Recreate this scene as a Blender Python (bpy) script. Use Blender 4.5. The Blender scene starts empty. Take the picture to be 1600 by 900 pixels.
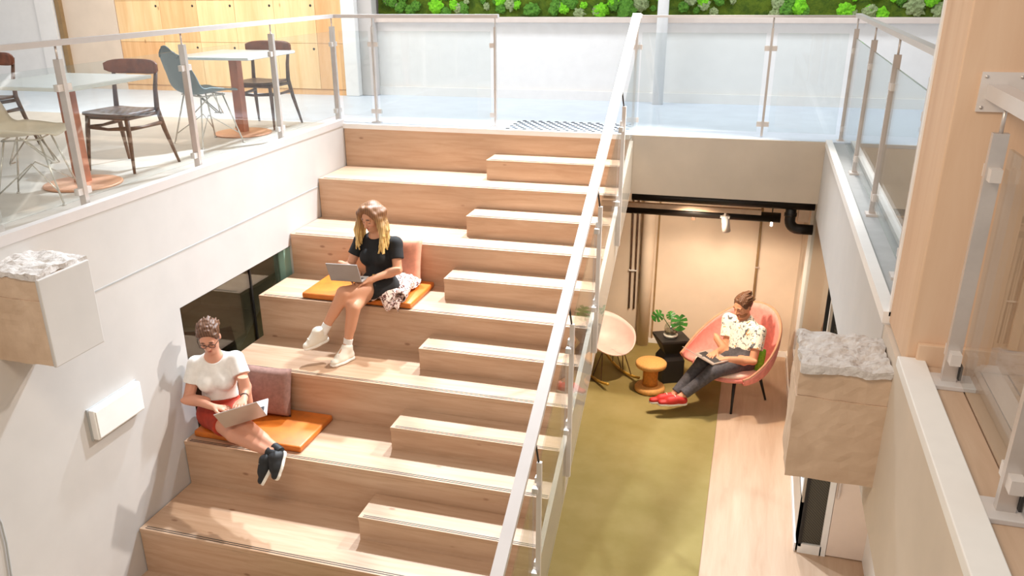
import bpy, bmesh, math, random
import numpy as np
from mathutils import Vector, Matrix, noise as mnoise
random.seed(7)
rng = np.random.default_rng(7)
SC = bpy.context.scene
COL = SC.collection

# ------------------------------------------------------------------ camera
cam_d = bpy.data.cameras.new('camera')
cam = bpy.data.objects.new('camera', cam_d); COL.objects.link(cam); SC.camera = cam
_r = Vector((0.956275, 0.292241, -0.0115445)); _u = Vector((-0.101414, 0.368354, 0.924138)); _f = Vector((-0.274323, 0.882559, -0.381885))
_m = Matrix((( _r.x, _u.x, -_f.x), (_r.y, _u.y, -_f.y), (_r.z, _u.z, -_f.z))).to_4x4()
_m.translation = Vector((4.20145, -8.4186, 1.47318))
cam.matrix_world = _m
cam_d.sensor_fit = 'HORIZONTAL'; cam_d.sensor_width = 36.0
cam_d.lens = 1333.496 / 1600 * 36.0
cam_d.shift_x = 38.71 / 1600; cam_d.shift_y = 65.87 / 1600
cam_d.clip_start = 0.05; cam_d.clip_end = 100

# ------------------------------------------------------------------ world, lights, exposure
w = bpy.data.worlds.new('world'); SC.world = w; w.use_nodes = True
w.node_tree.nodes['Background'].inputs[0].default_value = (1.0, 0.965, 0.93, 1)
w.node_tree.nodes['Background'].inputs[1].default_value = 0.56
SC.view_settings.view_transform = 'Standard'
SC.view_settings.look = 'None'
SC.view_settings.exposure = 0.06
SC.view_settings.gamma = 1.0
SC.view_settings.use_curve_mapping = False

def area(name, loc, target, size, power, color, size_y=None, spread=180):
    d = bpy.data.lights.new(name, 'AREA'); d.energy = power; d.color = color
    d.shape = 'RECTANGLE' if size_y else 'DISK'; d.size = size
    if size_y: d.size_y = size_y
    d.spread = math.radians(spread)
    o = bpy.data.objects.new(name, d); COL.objects.link(o); o.location = loc
    o.rotation_euler = (Vector(target) - Vector(loc)).to_track_quat('-Z', 'Y').to_euler()
    return o
WARM = (1.0, 0.80, 0.60); NEUT = (1.0, 0.94, 0.88); KEY = (0.80, 0.90, 1.0); COOL = (0.86, 0.92, 1.0)
area('ceiling_light', (4.6, -0.1, 2.55), (2.4, -2.0, -1.2), 0.16, 80, NEUT, None, 80)
area('ceiling_panel', (1.2, 1.25, 2.6), (1.2, 1.35, 0), 2.2, 42, COOL, 0.5)
area('ceiling_panel', (4.6, 1.25, 2.6), (4.6, 1.35, 0), 2.2, 42, COOL, 0.5)
area('cafe_light', (-2.6, 0.2, 2.6), (-2.6, 1.2, 0), 2.4, 95, NEUT, 1.6)
area('side_room_fill', (-1.4, -1.6, -1.0), (-1.4, -1.6, -2), .6, 26, NEUT)  # unseen fill added to brighten the room behind the side window
area('riser_fill', (2.6, -7.0, 2.7), (2.4, -3.0, -1.2), 1.6, 80, WARM, 1.0)  # unseen warm fill added to light the stair risers
def spot(name, loc, target, power, color, angle, blend=.6, radius=.04):
    d = bpy.data.lights.new(name, 'SPOT'); d.energy = power; d.color = color
    d.spot_size = math.radians(angle); d.spot_blend = blend; d.shadow_soft_size = radius
    o = bpy.data.objects.new(name, d); COL.objects.link(o); o.location = loc
    o.rotation_euler = (Vector(target) - Vector(loc)).to_track_quat('-Z', 'Y').to_euler()
    return o
spot('ceiling_spot', (0.75, 0.25, 3.5), (1.15, -2.6, -1.6), 1700, KEY, 76, .8, .11)
spot('ceiling_spot', (2.45, 0.25, 3.5), (2.35, -2.6, -1.6), 1650, KEY, 76, .8, .11)
spot('track_spot', (3.62, -0.12, -0.62), (4.0, 0.45, -2.7), 165, WARM, 125, .7, .05)
spot('track_spot', (3.50, 0.55, -0.74), (3.15, 1.55, -2.1), 30, WARM, 130, .8, .05)
spot('track_spot', (4.45, 0.5, -0.85), (4.2, 1.1, -2.4), 34, WARM, 120, .8, .05)

# ------------------------------------------------------------------ materials
def lin(c):
    return tuple(((v/255)/12.92 if v/255 <= .04045 else ((v/255+.055)/1.055)**2.4) for v in c)
MAT = {}
def nt(name):
    m = bpy.data.materials.new(name); m.use_nodes = True
    t = m.node_tree; b = t.nodes['Principled BSDF']; MAT[name] = m
    return m, t, b
def coords(t, scale=(1,1,1), kind='Object'):
    c = t.nodes.new('ShaderNodeTexCoord'); mp = t.nodes.new('ShaderNodeMapping')
    mp.inputs['Scale'].default_value = scale
    t.links.new(c.outputs[kind], mp.inputs[0]); return mp.outputs[0]
def world_coords(t, scale=(1,1,1)):
    g = t.nodes.new('ShaderNodeNewGeometry'); mp = t.nodes.new('ShaderNodeMapping')
    mp.inputs['Scale'].default_value = scale
    t.links.new(g.outputs['Position'], mp.inputs[0]); return mp.outputs[0]
def noise(t, vec, scale, detail=4, rough=.55, dist=0.0):
    n = t.nodes.new('ShaderNodeTexNoise'); n.inputs['Scale'].default_value = scale
    n.inputs['Detail'].default_value = detail; n.inputs['Roughness'].default_value = rough
    n.inputs['Distortion'].default_value = dist
    t.links.new(vec, n.inputs['Vector']); return n.outputs['Fac']
def ramp(t, fac, stops):
    r = t.nodes.new('ShaderNodeValToRGB'); e = r.color_ramp.elements
    while len(e) < len(stops): e.new(.5)
    for x, (p, c) in zip(e, stops):
        x.position = p; x.color = (*lin(c), 1)
    t.links.new(fac, r.inputs[0]); return r.outputs[0]
def bump(t, b, fac, strength=.2, dist=.01):
    n = t.nodes.new('ShaderNodeBump'); n.inputs['Strength'].default_value = strength
    n.inputs['Distance'].default_value = dist
    t.links.new(fac, n.inputs['Height']); t.links.new(n.outputs[0], b.inputs['Normal'])
def plain(name, c, rough=.5, metal=0, var=.06, nscale=8, bmp=0, spec=None, coat=0):
    m, t, b = nt(name)
    v = noise(t, world_coords(t), nscale)
    c0 = tuple(max(0, x*(1-var)) for x in c); c1 = tuple(min(255, x*(1+var)) for x in c)
    t.links.new(ramp(t, v, [(.3, c0), (.7, c1)]), b.inputs['Base Color'])
    b.inputs['Roughness'].default_value = rough; b.inputs['Metallic'].default_value = metal
    if spec is not None: b.inputs['Specular IOR Level'].default_value = spec
    if coat: b.inputs['Coat Weight'].default_value = coat
    if bmp: bump(t, b, noise(t, world_coords(t), nscale*12), bmp, .004)
    return m
def wood(name, dark, mid, light, axis='X', scale=1.0, rough=.45, knots=True):
    m, t, b = nt(name)
    s = {'X': (.8, 9, 9), 'Y': (9, .8, 9), 'Z': (9, 9, .8)}[axis]
    s = tuple(v*scale for v in s)
    vec = world_coords(t, s)
    a = noise(t, vec, 2.2, 6, .62, .6)
    col = ramp(t, a, [(.25, dark), (.5, mid), (.75, light)])
    big = noise(t, world_coords(t, tuple(v*.22 for v in s)), 2.0, 2)
    mix = t.nodes.new('ShaderNodeMix'); mix.data_type = 'RGBA'; mix.blend_type = 'MULTIPLY'
    mix.inputs[0].default_value = .55
    t.links.new(col, mix.inputs[6]); t.links.new(ramp(t, big, [(.3, (225, 205, 190)), (.7, (255, 255, 255))]), mix.inputs[7])
    out = mix.outputs[2]
    if knots:
        vo = t.nodes.new('ShaderNodeTexVoronoi'); vo.inputs['Scale'].default_value = 1.0
        t.links.new(world_coords(t, tuple(2.4 if v < 2*scale else 5.5 for v in s)), vo.inputs['Vector'])
        k = ramp(t, vo.outputs['Distance'], [(.04, (150, 105, 70)), (.085, (255, 255, 255))])
        m2 = t.nodes.new('ShaderNodeMix'); m2.data_type = 'RGBA'; m2.blend_type = 'MULTIPLY'; m2.inputs[0].default_value = .55
        t.links.new(out, m2.inputs[6]); t.links.new(k, m2.inputs[7]); out = m2.outputs[2]
    t.links.new(out, b.inputs['Base Color']); b.inputs['Roughness'].default_value = rough
    bump(t, b, a, .05, .003)
    return m
def glass(name, tint, f0=.05, f1=.7, rough=0.0):
    m, t, b = nt(name); t.nodes.remove(b)
    tr = t.nodes.new('ShaderNodeBsdfTransparent'); tr.inputs[0].default_value = (*tint, 1)
    gl = t.nodes.new('ShaderNodeBsdfGlossy'); gl.inputs['Roughness'].default_value = rough
    lw = t.nodes.new('ShaderNodeLayerWeight'); lw.inputs[0].default_value = .5
    pw = t.nodes.new('ShaderNodeMath'); pw.operation = 'POWER'; pw.inputs[1].default_value = 5
    t.links.new(lw.outputs['Facing'], pw.inputs[0])
    ma = t.nodes.new('ShaderNodeMath'); ma.operation = 'MULTIPLY_ADD'; ma.inputs[1].default_value = f1; ma.inputs[2].default_value = f0
    t.links.new(pw.outputs[0], ma.inputs[0])
    mx = t.nodes.new('ShaderNodeMixShader')
    t.links.new(ma.outputs[0], mx.inputs[0]); t.links.new(tr.outputs[0], mx.inputs[1]); t.links.new(gl.outputs[0], mx.inputs[2])
    t.links.new(mx.outputs[0], t.nodes['Material Output'].inputs[0])
    return m
def vcol(name, rough=.5, sub=0.0, spec=.4, bmp=0, nscale=300):
    m, t, b = nt(name)
    a = t.nodes.new('ShaderNodeAttribute'); a.attribute_name = 'Col'
    t.links.new(a.outputs['Color'], b.inputs['Base Color'])
    b.inputs['Roughness'].default_value = rough; b.inputs['Specular IOR Level'].default_value = spec
    if sub:
        b.inputs['Subsurface Weight'].default_value = sub; b.inputs['Subsurface Radius'].default_value = (.02, .008, .004)
    if bmp: bump(t, b, noise(t, world_coords(t), nscale), bmp, .003)
    return m

plain('wall_white', (198, 194, 190), .75, var=.015, nscale=3, bmp=.04)
plain('wall_cream', (226, 208, 188), .7, var=.03, nscale=2, bmp=.05)
plain('wall_beige', (208, 194, 178), .65, var=.03, nscale=2, bmp=.04)
plain('paint_white', (240, 238, 235), .45, var=.01)
plain('rail_white', (206, 200, 197), .35, var=.01)
plain('steel', (214, 206, 200), .35, metal=.6, var=.03)
plain('steel_light', (222, 214, 208), .45, metal=.2, var=.02)
plain('dark_slot', (48, 46, 44), .6)
plain('floor_grey', (212, 205, 196), .5, var=.03, nscale=5)
plain('floor_cool', (214, 224, 236), .4, var=.02, nscale=4)
plain('kerb_grey', (176, 178, 178), .5, var=.03)
plain('black_pipe', (26, 20, 17), .45, var=.1)
plain('black_matte', (30, 27, 25), .55, var=.1)
plain('tray_beige', (190, 160, 135), .5)
plain('pink_felt', (238, 152, 142), .85, var=.05, nscale=25, bmp=.15)
plain('pink_pale', (240, 205, 196), .45, var=.03)
plain('seat_cream', (238, 205, 188), .8, var=.04, bmp=.1)
plain('piping_tan', (196, 140, 108), .6)
plain('leather_tan', (203, 112, 36), .42, var=.09, nscale=9, bmp=.08)
plain('mauve_cloth', (142, 108, 98), .9, var=.07, nscale=30, bmp=.2)
plain('peach_cloth', (222, 150, 122), .85, var=.05, nscale=20, bmp=.15)
plain('cactus_green', (112, 178, 44), .8, var=.18, nscale=30)
plain('copper', (230, 172, 140), .4, metal=.25, var=.05)
plain('copper_post', (186, 118, 92), .4, metal=.3, var=.08)
plain('table_white', (228, 232, 230), .22, var=.01)
plain('walnut', (96, 68, 52), .45, var=.22, nscale=14)
plain('walnut_red', (136, 76, 48), .42, var=.18, nscale=12)
plain('shell_grey', (128, 142, 146), .55, var=.04)
plain('shell_cream', (238, 227, 208), .55, var=.04)
plain('wire_chrome', (222, 218, 210), .25, metal=.6)
plain('laptop_silver', (196, 186, 178), .35, metal=.55, var=.02)
plain('laptop_keys', (55, 55, 58), .5)
plain('laptop_deck', (215, 215, 215), .35, metal=.2)
plain('tablet_grey', (150, 143, 138), .5, var=.03)
plain('leaf_green', (46, 104, 36), .4, var=.25, nscale=18)
plain('ceramic_pot', (205, 200, 188), .35)
plain('soil', (120, 105, 85), .9, var=.3, nscale=80)
plain('rocker_wood', (206, 158, 60), .45, var=.1, nscale=20)
plain('cork', (222, 164, 92), .7, var=.07, nscale=60, bmp=.1)
plain('cork_core', (206, 132, 52), .6, var=.08, nscale=40)
plain('door_white', (236, 218, 204), .5, var=.01)
plain('ledge', (216, 202, 192), .5, var=.02)
wood('stair_wood', (184, 150, 120), (199, 167, 139), (210, 181, 154), 'X', 1.0, .42)
wood('ply_wood', (240, 200, 146), (248, 214, 160), (252, 224, 176), 'Z', .8, .45)
wood('ply_wood_dark', (226, 176, 122), (238, 192, 138), (246, 206, 154), 'Z', .8, .45)
wood('floor_wood', (190, 162, 136), (198, 171, 146), (205, 180, 156), 'Y', 1.0, .5, knots=False)
wood('column_paint', (214, 180, 148), (222, 190, 160), (228, 200, 172), 'Z', .5, .6, knots=False)
glass('clear_glass', (.955, .975, .972), .05, .75)
glass('pot_glass', (.93, .95, .93), .08, .8)
glass('window_glass', (.62, .63, .56), .14, .7, .02)
plain('green_rim', (150, 190, 176), .2, var=.02)
# carpet
m, t, b = nt('green_carpet')
v = noise(t, world_coords(t), 260, 3); v2 = noise(t, world_coords(t), 3, 3)
t.links.new(ramp(t, v2, [(.3, (142, 126, 76)), (.7, (155, 138, 89))]), b.inputs['Base Color'])
b.inputs['Roughness'].default_value = .95; b.inputs['Specular IOR Level'].default_value = .1; bump(t, b, v, .4, .004)
# rough broken concrete
m, t, b = nt('broken_concrete')
v = noise(t, world_coords(t), 22, 8, .7, .5)
t.links.new(ramp(t, v, [(.3, (166, 155, 147)), (.45, (206, 199, 194)), (.7, (224, 220, 216))]), b.inputs['Base Color'])
b.inputs['Roughness'].default_value = .85; bump(t, b, v, .6, .02)
m, t, b = nt('cast_concrete')
v = noise(t, world_coords(t), 6, 6, .6, .3)
t.links.new(ramp(t, v, [(.25, (192, 164, 138)), (.75, (216, 190, 164))]), b.inputs['Base Color'])
b.inputs['Roughness'].default_value = .8; bump(t, b, v, .25, .01)
# moss wall
m, t, b = nt('moss_base')
v = noise(t, world_coords(t), 9, 8, .75, .4)
t.links.new(ramp(t, v, [(.28, (46, 70, 8)), (.45, (86, 116, 16)), (.6, (116, 140, 28)), (.75, (76, 130, 32))]), b.inputs['Base Color'])
b.inputs['Roughness'].default_value = .95; bump(t, b, noise(t, world_coords(t), 70, 6, .8), 1.0, .03)
for nm, c0, c1 in (('moss_lime', (70, 150, 10), (150, 232, 40)), ('moss_green', (52, 100, 24), (104, 160, 48)), ('moss_sage', (110, 130, 80), (176, 190, 140))):
    m, t, b = nt(nm); v = noise(t, world_coords(t), 45, 5, .7)
    t.links.new(ramp(t, v, [(.3, c0), (.7, c1)]), b.inputs['Base Color']); b.inputs['Roughness'].default_value = .9
    bump(t, b, v, .8, .02)
# dark blind behind far window
m, t, b = nt('dark_blind')
wv = t.nodes.new('ShaderNodeTexWave'); wv.inputs['Scale'].default_value = 9; wv.inputs['Distortion'].default_value = 1.5
wv.bands_direction = 'DIAGONAL'
t.links.new(world_coords(t, (3, 3, 3)), wv.inputs['Vector'])
t.links.new(ramp(t, wv.outputs['Fac'], [(.2, (52, 50, 42)), (.8, (84, 80, 68))]), b.inputs['Base Color'])
# printed cloths
def print_cloth(name, base, cols, scale, thr):
    m, t, b = nt(name); cur = None
    for i, (c, th) in enumerate(zip(cols, thr)):
        vec = world_coords(t, (scale*(1+.17*i), scale*(1-.1*i), scale*(.7+.2*i)))
        f = noise(t, vec, 1.0, 2, .5, 1.2+.4*i)
        r = t.nodes.new('ShaderNodeMapRange'); r.inputs[1].default_value = th; r.inputs[2].default_value = th+.025
        t.links.new(f, r.inputs[0])
        mx = t.nodes.new('ShaderNodeMix'); mx.data_type = 'RGBA'
        t.links.new(r.outputs[0], mx.inputs[0])
        if cur is None: mx.inputs[6].default_value = (*lin(base), 1)
        else: t.links.new(cur, mx.inputs[6])
        mx.inputs[7].default_value = (*lin(c), 1); cur = mx.outputs[2]
    t.links.new(cur, b.inputs['Base Color']); b.inputs['Roughness'].default_value = .85
print_cloth('floral_shirt', (246, 236, 222), [(96, 98, 104), (222, 158, 48), (128, 132, 126)], 19, [.585, .64, .62])
print_cloth('floral_jacket', (240, 214, 200), [(92, 52, 44), (196, 140, 124), (70, 40, 38)], 34, [.545, .58, .585])

# ------------------------------------------------------------------ mesh helpers
BASE = {}
def link(o, parent=None):
    COL.objects.link(o)
    if parent is not None: o.parent = parent
    return o
def root_base(o):
    while o is not None:
        if o in BASE: return BASE[o]
        o = o.parent
    return Vector((0, 0, 0))
def thing(name, label, cat, base=(0, 0, 0), group=None):
    o = bpy.data.objects.new(name, None); o.empty_display_size = .1
    COL.objects.link(o); o.location = base; BASE[o] = Vector(base)
    o['label'] = label; o['category'] = cat
    if group: o['group'] = group
    return o
def tag(o, label, cat, group=None):
    o['label'] = label; o['category'] = cat
    if group: o['group'] = group
    return o
def struct(o):
    o['kind'] = 'structure'; return o
def part_label(o, s): o['label'] = s; return o

class MB:
    """collects closed shapes into one mesh"""
    def __init__(s): s.v = []; s.f = []; s.smooth = []
    def add(s, vs, fs, smooth=False):
        n = len(s.v); s.v += [tuple(x) for x in vs]; s.f += [tuple(i+n for i in f) for f in fs]; s.smooth += [smooth]*len(fs)
        return s
    def box(s, lo, hi, bev=0.0):
        if bev > 0:
            bm = bmesh.new(); bmesh.ops.create_cube(bm, size=1)
            c = [(a+b)/2 for a, b in zip(lo, hi)]; d = [abs(b-a) for a, b in zip(lo, hi)]
            for v in bm.verts: v.co = Vector((c[0]+v.co.x*d[0], c[1]+v.co.y*d[1], c[2]+v.co.z*d[2]))
            bmesh.ops.bevel(bm, geom=bm.edges[:], offset=bev, segments=2, affect='EDGES', profile=.5)
            bm.verts.index_update()
            s.add([v.co for v in bm.verts], [[v.index for v in f.verts] for f in bm.faces]); bm.free(); return s
        x0, y0, z0 = lo; x1, y1, z1 = hi
        return s.add([(x0,y0,z0),(x1,y0,z0),(x1,y1,z0),(x0,y1,z0),(x0,y0,z1),(x1,y0,z1),(x1,y1,z1),(x0,y1,z1)],
              [(0,3,2,1),(4,5,6,7),(0,1,5,4),(1,2,6,5),(2,3,7,6),(3,0,4,7)])
    def hexa(s, p):
        return s.add(p, [(0,3,2,1),(4,5,6,7),(0,1,5,4),(1,2,6,5),(2,3,7,6),(3,0,4,7)])
    def prism(s, poly, axis, a, b):
        """polygon (2d, ccw) extruded along axis from a to b"""
        def P(q, w):
            return {'X': (w, q[0], q[1]), 'Y': (q[0], w, q[1]), 'Z': (q[0], q[1], w)}[axis]
        n = len(poly); vs = [P(q, a) for q in poly]+[P(q, b) for q in poly]
        fs = [tuple(range(n)), tuple(range(2*n-1, n-1, -1))]+[(i, i+n, (i+1) % n+n, (i+1) % n) for i in range(n)]
        return s.add(vs, fs)
    def tube(s, pts, r, n=10, closed=False, sec=None, up=None):
        pts = [Vector(p) for p in pts]; rs = r if isinstance(r, (list, tuple)) else [r]*len(pts)
        vs = []; fs = []; m = len(pts); prev = None
        for i, p in enumerate(pts):
            if closed: d = (pts[(i+1) % m]-pts[i-1])
            else: d = (pts[min(i+1, m-1)]-pts[max(i-1, 0)])
            d.normalize()
            if prev is None:
                a = Vector(up) if up else (Vector((0, 0, 1)) if abs(d.z) < .9 else Vector((1, 0, 0)))
                x = (a-d*a.dot(d)).normalized()
            else: x = (prev-d*prev.dot(d)).normalized()
            prev = x; y = d.cross(x)
            for k in range(n):
                an = 2*math.pi*k/n
                if sec: c, q = sec[k]
                else: c, q = math.cos(an), math.sin(an)
                vs.append(p+x*c*rs[i]+y*q*rs[i])
        for i in range(m if closed else m-1):
            for k in range(n):
                a, b_ = i*n+k, i*n+(k+1) % n; c, d_ = ((i+1) % m)*n+(k+1) % n, ((i+1) % m)*n+k
                fs.append((a, b_, c, d_))
        if not closed: fs += [tuple(range(n-1, -1, -1)), tuple(range((m-1)*n, m*n))]
        return s.add(vs, fs, n > 4)
    def bar(s, a, b, wx, wy, up=(0, 0, 1)):
        """rectangular bar from a to b; wx along up-ish, wy across"""
        sec = [(wx/2, wy/2), (-wx/2, wy/2), (-wx/2, -wy/2), (wx/2, -wy/2)]
        return s.tube([a, b], 1.0, 4, sec=sec, up=up)
    def lathe(s, prof, c=(0, 0, 0), n=24, sx=1, sy=1):
        vs = []; fs = []; m = len(prof)
        for r, z in prof:
            for k in range(n):
                a = 2*math.pi*k/n; vs.append((c[0]+sx*r*math.cos(a), c[1]+sy*r*math.sin(a), c[2]+z))
        for i in range(m-1):
            for k in range(n): fs.append((i*n+k, i*n+(k+1) % n, (i+1)*n+(k+1) % n, (i+1)*n+k))
        fs += [tuple(range(n-1, -1, -1)), tuple(range((m-1)*n, m*n))]
        return s.add(vs, fs, True)
    def build(s, name, mat, parent=None, smooth=None):
        me = bpy.data.meshes.new(name); b = root_base(parent) if parent is not None else Vector((0, 0, 0))
        me.from_pydata([(v[0]-b.x, v[1]-b.y, v[2]-b.z) for v in s.v], [], s.f)
        me.polygons.foreach_set('use_smooth', [bool(x) if smooth is None else smooth for x in s.smooth])
        bm = bmesh.new(); bm.from_mesh(me); bmesh.ops.recalc_face_normals(bm, faces=bm.faces); bm.to_mesh(me); bm.free()
        me.materials.append(MAT[mat]); me.update()
        return link(bpy.data.objects.new(name, me), parent)
def bx(name, lo, hi, mat, parent=None, bev=0): return MB().box(lo, hi, bev).build(name, mat, parent)
def grid_surface(name, fn, nu, nv, mat, parent=None, thick=.02, closed_u=False, sub=0):
    """fn(u,v) -> point, thickened into a solid sheet"""
    us = np.linspace(0, 1, nu); vs_ = np.linspace(0, 1, nv); b = root_base(parent) if parent is not None else Vector((0,0,0))
    P = np.array([[fn(u, v) for v in vs_] for u in us])
    du = np.gradient(P, axis=0); dv = np.gradient(P, axis=1); N = np.cross(du, dv); N /= np.linalg.norm(N, axis=2, keepdims=True)+1e-9
    A = P+N*thick/2; B = P-N*thick/2
    V = np.concatenate([A.reshape(-1, 3), B.reshape(-1, 3)])-np.array(b); n = nu*nv; F = []
    for i in range(nu-1):
        for j in range(nv-1):
            a = i*nv+j; F.append((a, a+nv, a+nv+1, a+1)); F.append((n+a, n+a+1, n+a+nv+1, n+a+nv))
    for i in range(nu-1):
        a = i*nv; F.append((a, n+a, n+a+nv, a+nv)); a = i*nv+nv-1; F.append((a, a+nv, n+a+nv, n+a))
    for j in range(nv-1):
        a = j; F.append((a, a+1, n+a+1, n+a)); a = (nu-1)*nv+j; F.append((a, n+a, n+a+1, a+1))
    me = bpy.data.meshes.new(name); me.from_pydata(V.tolist(), [], F); me.materials.append(MAT[mat])
    me.polygons.foreach_set('use_smooth', [True]*len(F))
    bm = bmesh.new(); bm.from_mesh(me); bmesh.ops.recalc_face_normals(bm, faces=bm.faces); bm.to_mesh(me); bm.free()
    o = link(bpy.data.objects.new(name, me), parent)
    if sub:
        md = o.modifiers.new('subdivision', 'SUBSURF'); md.levels = sub; md.render_levels = sub
    return o
def copy_tree(o, parent=None):
    c = o.copy(); COL.objects.link(c); c.parent = parent
    for ch in list(o.children): copy_tree(ch, c)
    return c
# ================================================================== the setting
H, D, W, WS, D2 = 0.40, 0.663, 3.06, 1.70, 0.322
FZ = 0.045            # upper floor level; timber riser tops sit at 0
LZ = -2.8             # lower floor level
SL = H/D
LW = 4.86             # right-hand wall plane of the lower room

fl = struct(bx('floor_upper', (-9, 0.02, -.5), (9, 2.9, FZ), 'floor_cool'))
struct(bx('floor_cafe', (-9, -9.5, -.45), (-0.065, 0.02, FZ), 'floor_grey'))
struct(bx('floor_bridge', (4.95, -10, -.45), (9, 0.02, FZ-.035), 'floor_wood'))
struct(bx('floor_lower', (-3, -10, LZ-.2), (9, 3.2, LZ), 'floor_wood'))
o = struct(bx('floor_carpet', (1.0, -10, LZ+.001), (4.145, 1.58, LZ+.012), 'green_carpet'))
o['label'] = 'olive green carpet strip on the lower floor'
# left wall of the void with the glazed opening (opening Y -3.1..-1.3, below Z -0.92)
struct(bx('wall_left', (-.2, -10, -.92), (0, 0.02, FZ-.002), 'wall_white'))
struct(MB().box((-.2, -10, LZ), (0, -3.1, -.92)).build('wall_left_lower', 'wall_white'))
struct(MB().box((-.2, -1.30, LZ), (0, 1.6, -.92)).build('wall_left_rear', 'wall_white'))
struct(bx('trim_1', (-.062, -10, FZ-.02), (0.004, 0.02, FZ+.045), 'rail_white'))         # kerb above wall
struct(bx('trim_2', (0, -10, -.489), (.003, -.02, -.479), 'kerb_grey'))                       # seam line
struct(bx('trim_3', (-.065, -.012, .0), (W, 0.045, FZ+.004), 'paint_white'))                  # floor nosing above timber
# back wall above
struct(bx('wall_back', (-1.0, 2.40, 0), (8, 2.6, .98), 'paint_white'))
struct(bx('wall_back_upper', (-1.0, 2.52, .98), (8, 2.6, 2.8), 'wall_white'))
struct(bx('baseboard_back', (-.62, 2.372, FZ), (8, 2.40, FZ+.11), 'paint_white'))
struct(bx('trim_4', (-.62, 2.30, .955), (8, 2.53, 1.02), 'ledge', None, .008))                   # ledge below the moss
struct(bx('wall_cafe_end', (-9, 2.40, 0), (-1.0, 2.6, 2.8), 'wall_cream'))
struct(bx('wall_cafe_side', (-5.45, 2.18, FZ), (-4.45, 2.40, 2.8), 'wall_cream'))
struct(bx('wall_cafe_white', (-9, 2.14, FZ), (-5.72, 2.40, 2.8), 'paint_white'))
struct(bx('trim_5', (-5.72, 2.08, FZ), (-5.42, 2.20, 2.8), 'paint_white'))
struct(bx('trim_6', (-5.40, 2.11, FZ), (-5.33, 2.19, 2.8), 'cork_core'))
MAT_dark = plain('trim_brown', (150, 122, 84), .5); bpy.data.objects['trim_6'].data.materials[0] = MAT_dark
# columns at the end of the plywood wall
struct(bx('column_narrow', (-.99, 2.14, FZ), (-.80, 2.38, 2.8), 'paint_white', None, .01))
struct(bx('column_wide', (-.80, 2.24, FZ), (-.60, 2.40, 2.8), 'wall_white', None, .01))
struct(MB().lathe([(.064, 0), (.064, 2.7)], (3.07, 2.2, FZ), 28).build('column_round', 'paint_white'))
# fascia of the upper floor over the lower room
struct(bx('wall_fascia_back', (W+.02, -.005, -.53), (LW, 0.03, FZ), 'wall_beige'))
struct(bx('ceiling_lower', (-.2, 0.03, -.52), (LW+.4, 3.0, -.5), 'wall_cream'))
# lower room
struct(bx('wall_back_lower', (-.2, 1.6, LZ), (LW+.3, 1.75, -.5), 'wall_cream'))
struct(bx('baseboard_lower', (0, 1.585, LZ), (LW, 1.6, LZ+.07), 'paint_white'))
# right wall below: solid strip, then glazing
struct(bx('wall_right_lower', (LW, 0.75, LZ), (LW+.12, 1.6, -.5), 'wall_beige'))
struct(bx('wall_right_low', (LW, -2.30, LZ), (LW+.12, .75, -2.35), 'wall_beige'))
struct(bx('baseboard_right', (LW-.012, -2.32, LZ), (LW, 1.6, LZ+.08), 'paint_white'))
win2 = struct(bx('window_2', (LW+.03, -2.25, -2.35), (LW+.045, .75, -.62), 'window_glass'))
for y, mt in ((-2.28, 'paint_white'), (-1.93, 'black_matte'), (.74, 'paint_white')):
    bx('window_frame', (LW+.0, y-.012, -2.35), (LW+.06, y+.012, -.62), mt, win2)
bx('window_rail', (LW+.0, -2.28, -2.37), (LW+.08, .74, -2.33), 'paint_white', win2)
struct(bx('wall_behind_window', (LW+.9, -2.3, LZ), (LW+1.0, 1.6, -.5), 'wall_cream'))
# return wall with blind window and door, facing the void
ry = -2.30
struct(bx('wall_return', (LW, ry, LZ), (5.9, ry+.1, -.5), 'wall_beige'))
win3 = struct(bx('window_3', (4.895, ry-.012, LZ+.09), (5.045, ry+.0, -.75), 'dark_blind'))
bx('window_frame', (4.875, ry-.03, LZ+.06), (4.898, ry, -.75), 'black_matte', win3)
bx('window_frame', (5.04, ry-.03, LZ+.0), (5.085, ry, -.75), 'paint_white', win3)
bx('window_sill', (4.875, ry-.03, LZ+.0), (5.05, ry, LZ+.085), 'paint_white', win3)
dr = struct(bx('door_1', (5.09, ry-.02, LZ+.01), (5.36, ry, -.75), 'door_white'))
bx('door_handle', (5.10, ry-.05, LZ+.55), (5.115, ry-.02, LZ+.72), 'steel', dr, .004)
struct(bx('wall_return_side', (5.36, -4.4, LZ), (5.5, ry, -.5), 'paint_white'))
# right slab edge
struct(bx('wall_right_fascia', (4.85, -4.5, -.66), (5.05, 0.02, FZ-.035), 'wall_white'))
struct(bx('wall_right_near', (4.855, -10, -.78), (5.05, -4.5, FZ-.035), 'wall_beige'))
struct(bx('trim_7', (4.845, -4.48, FZ-.035), (4.90, 0.02, FZ+.02), 'paint_white'))
struct(bx('trim_8', (4.845, -10, FZ-.035), (4.945, -4.96, FZ+.01), 'paint_white', None, .004))
struct(bx('trim_9', (4.90, -4.48, FZ-.035), (5.06, 0.02, FZ-.012), 'kerb_grey'))
struct(bx('trim_10', (5.06, -4.48, FZ-.035), (5.10, 0.02, FZ+.02), 'paint_white'))
# floorboards on the bridge beside the near railing
fb = bpy.data.objects['floor_bridge']
for i, (x0, x1) in enumerate(((4.95, 5.045), (5.05, 5.14), (5.145, 5.235), (5.24, 5.40), (5.405, 5.56), (5.565, 5.72))):
    bx('floorboard', (x0, -9.9, FZ-.035), (x1, -4.99, FZ-.012+(i % 2)*.002), 'floor_wood', fb, .002)
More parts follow.
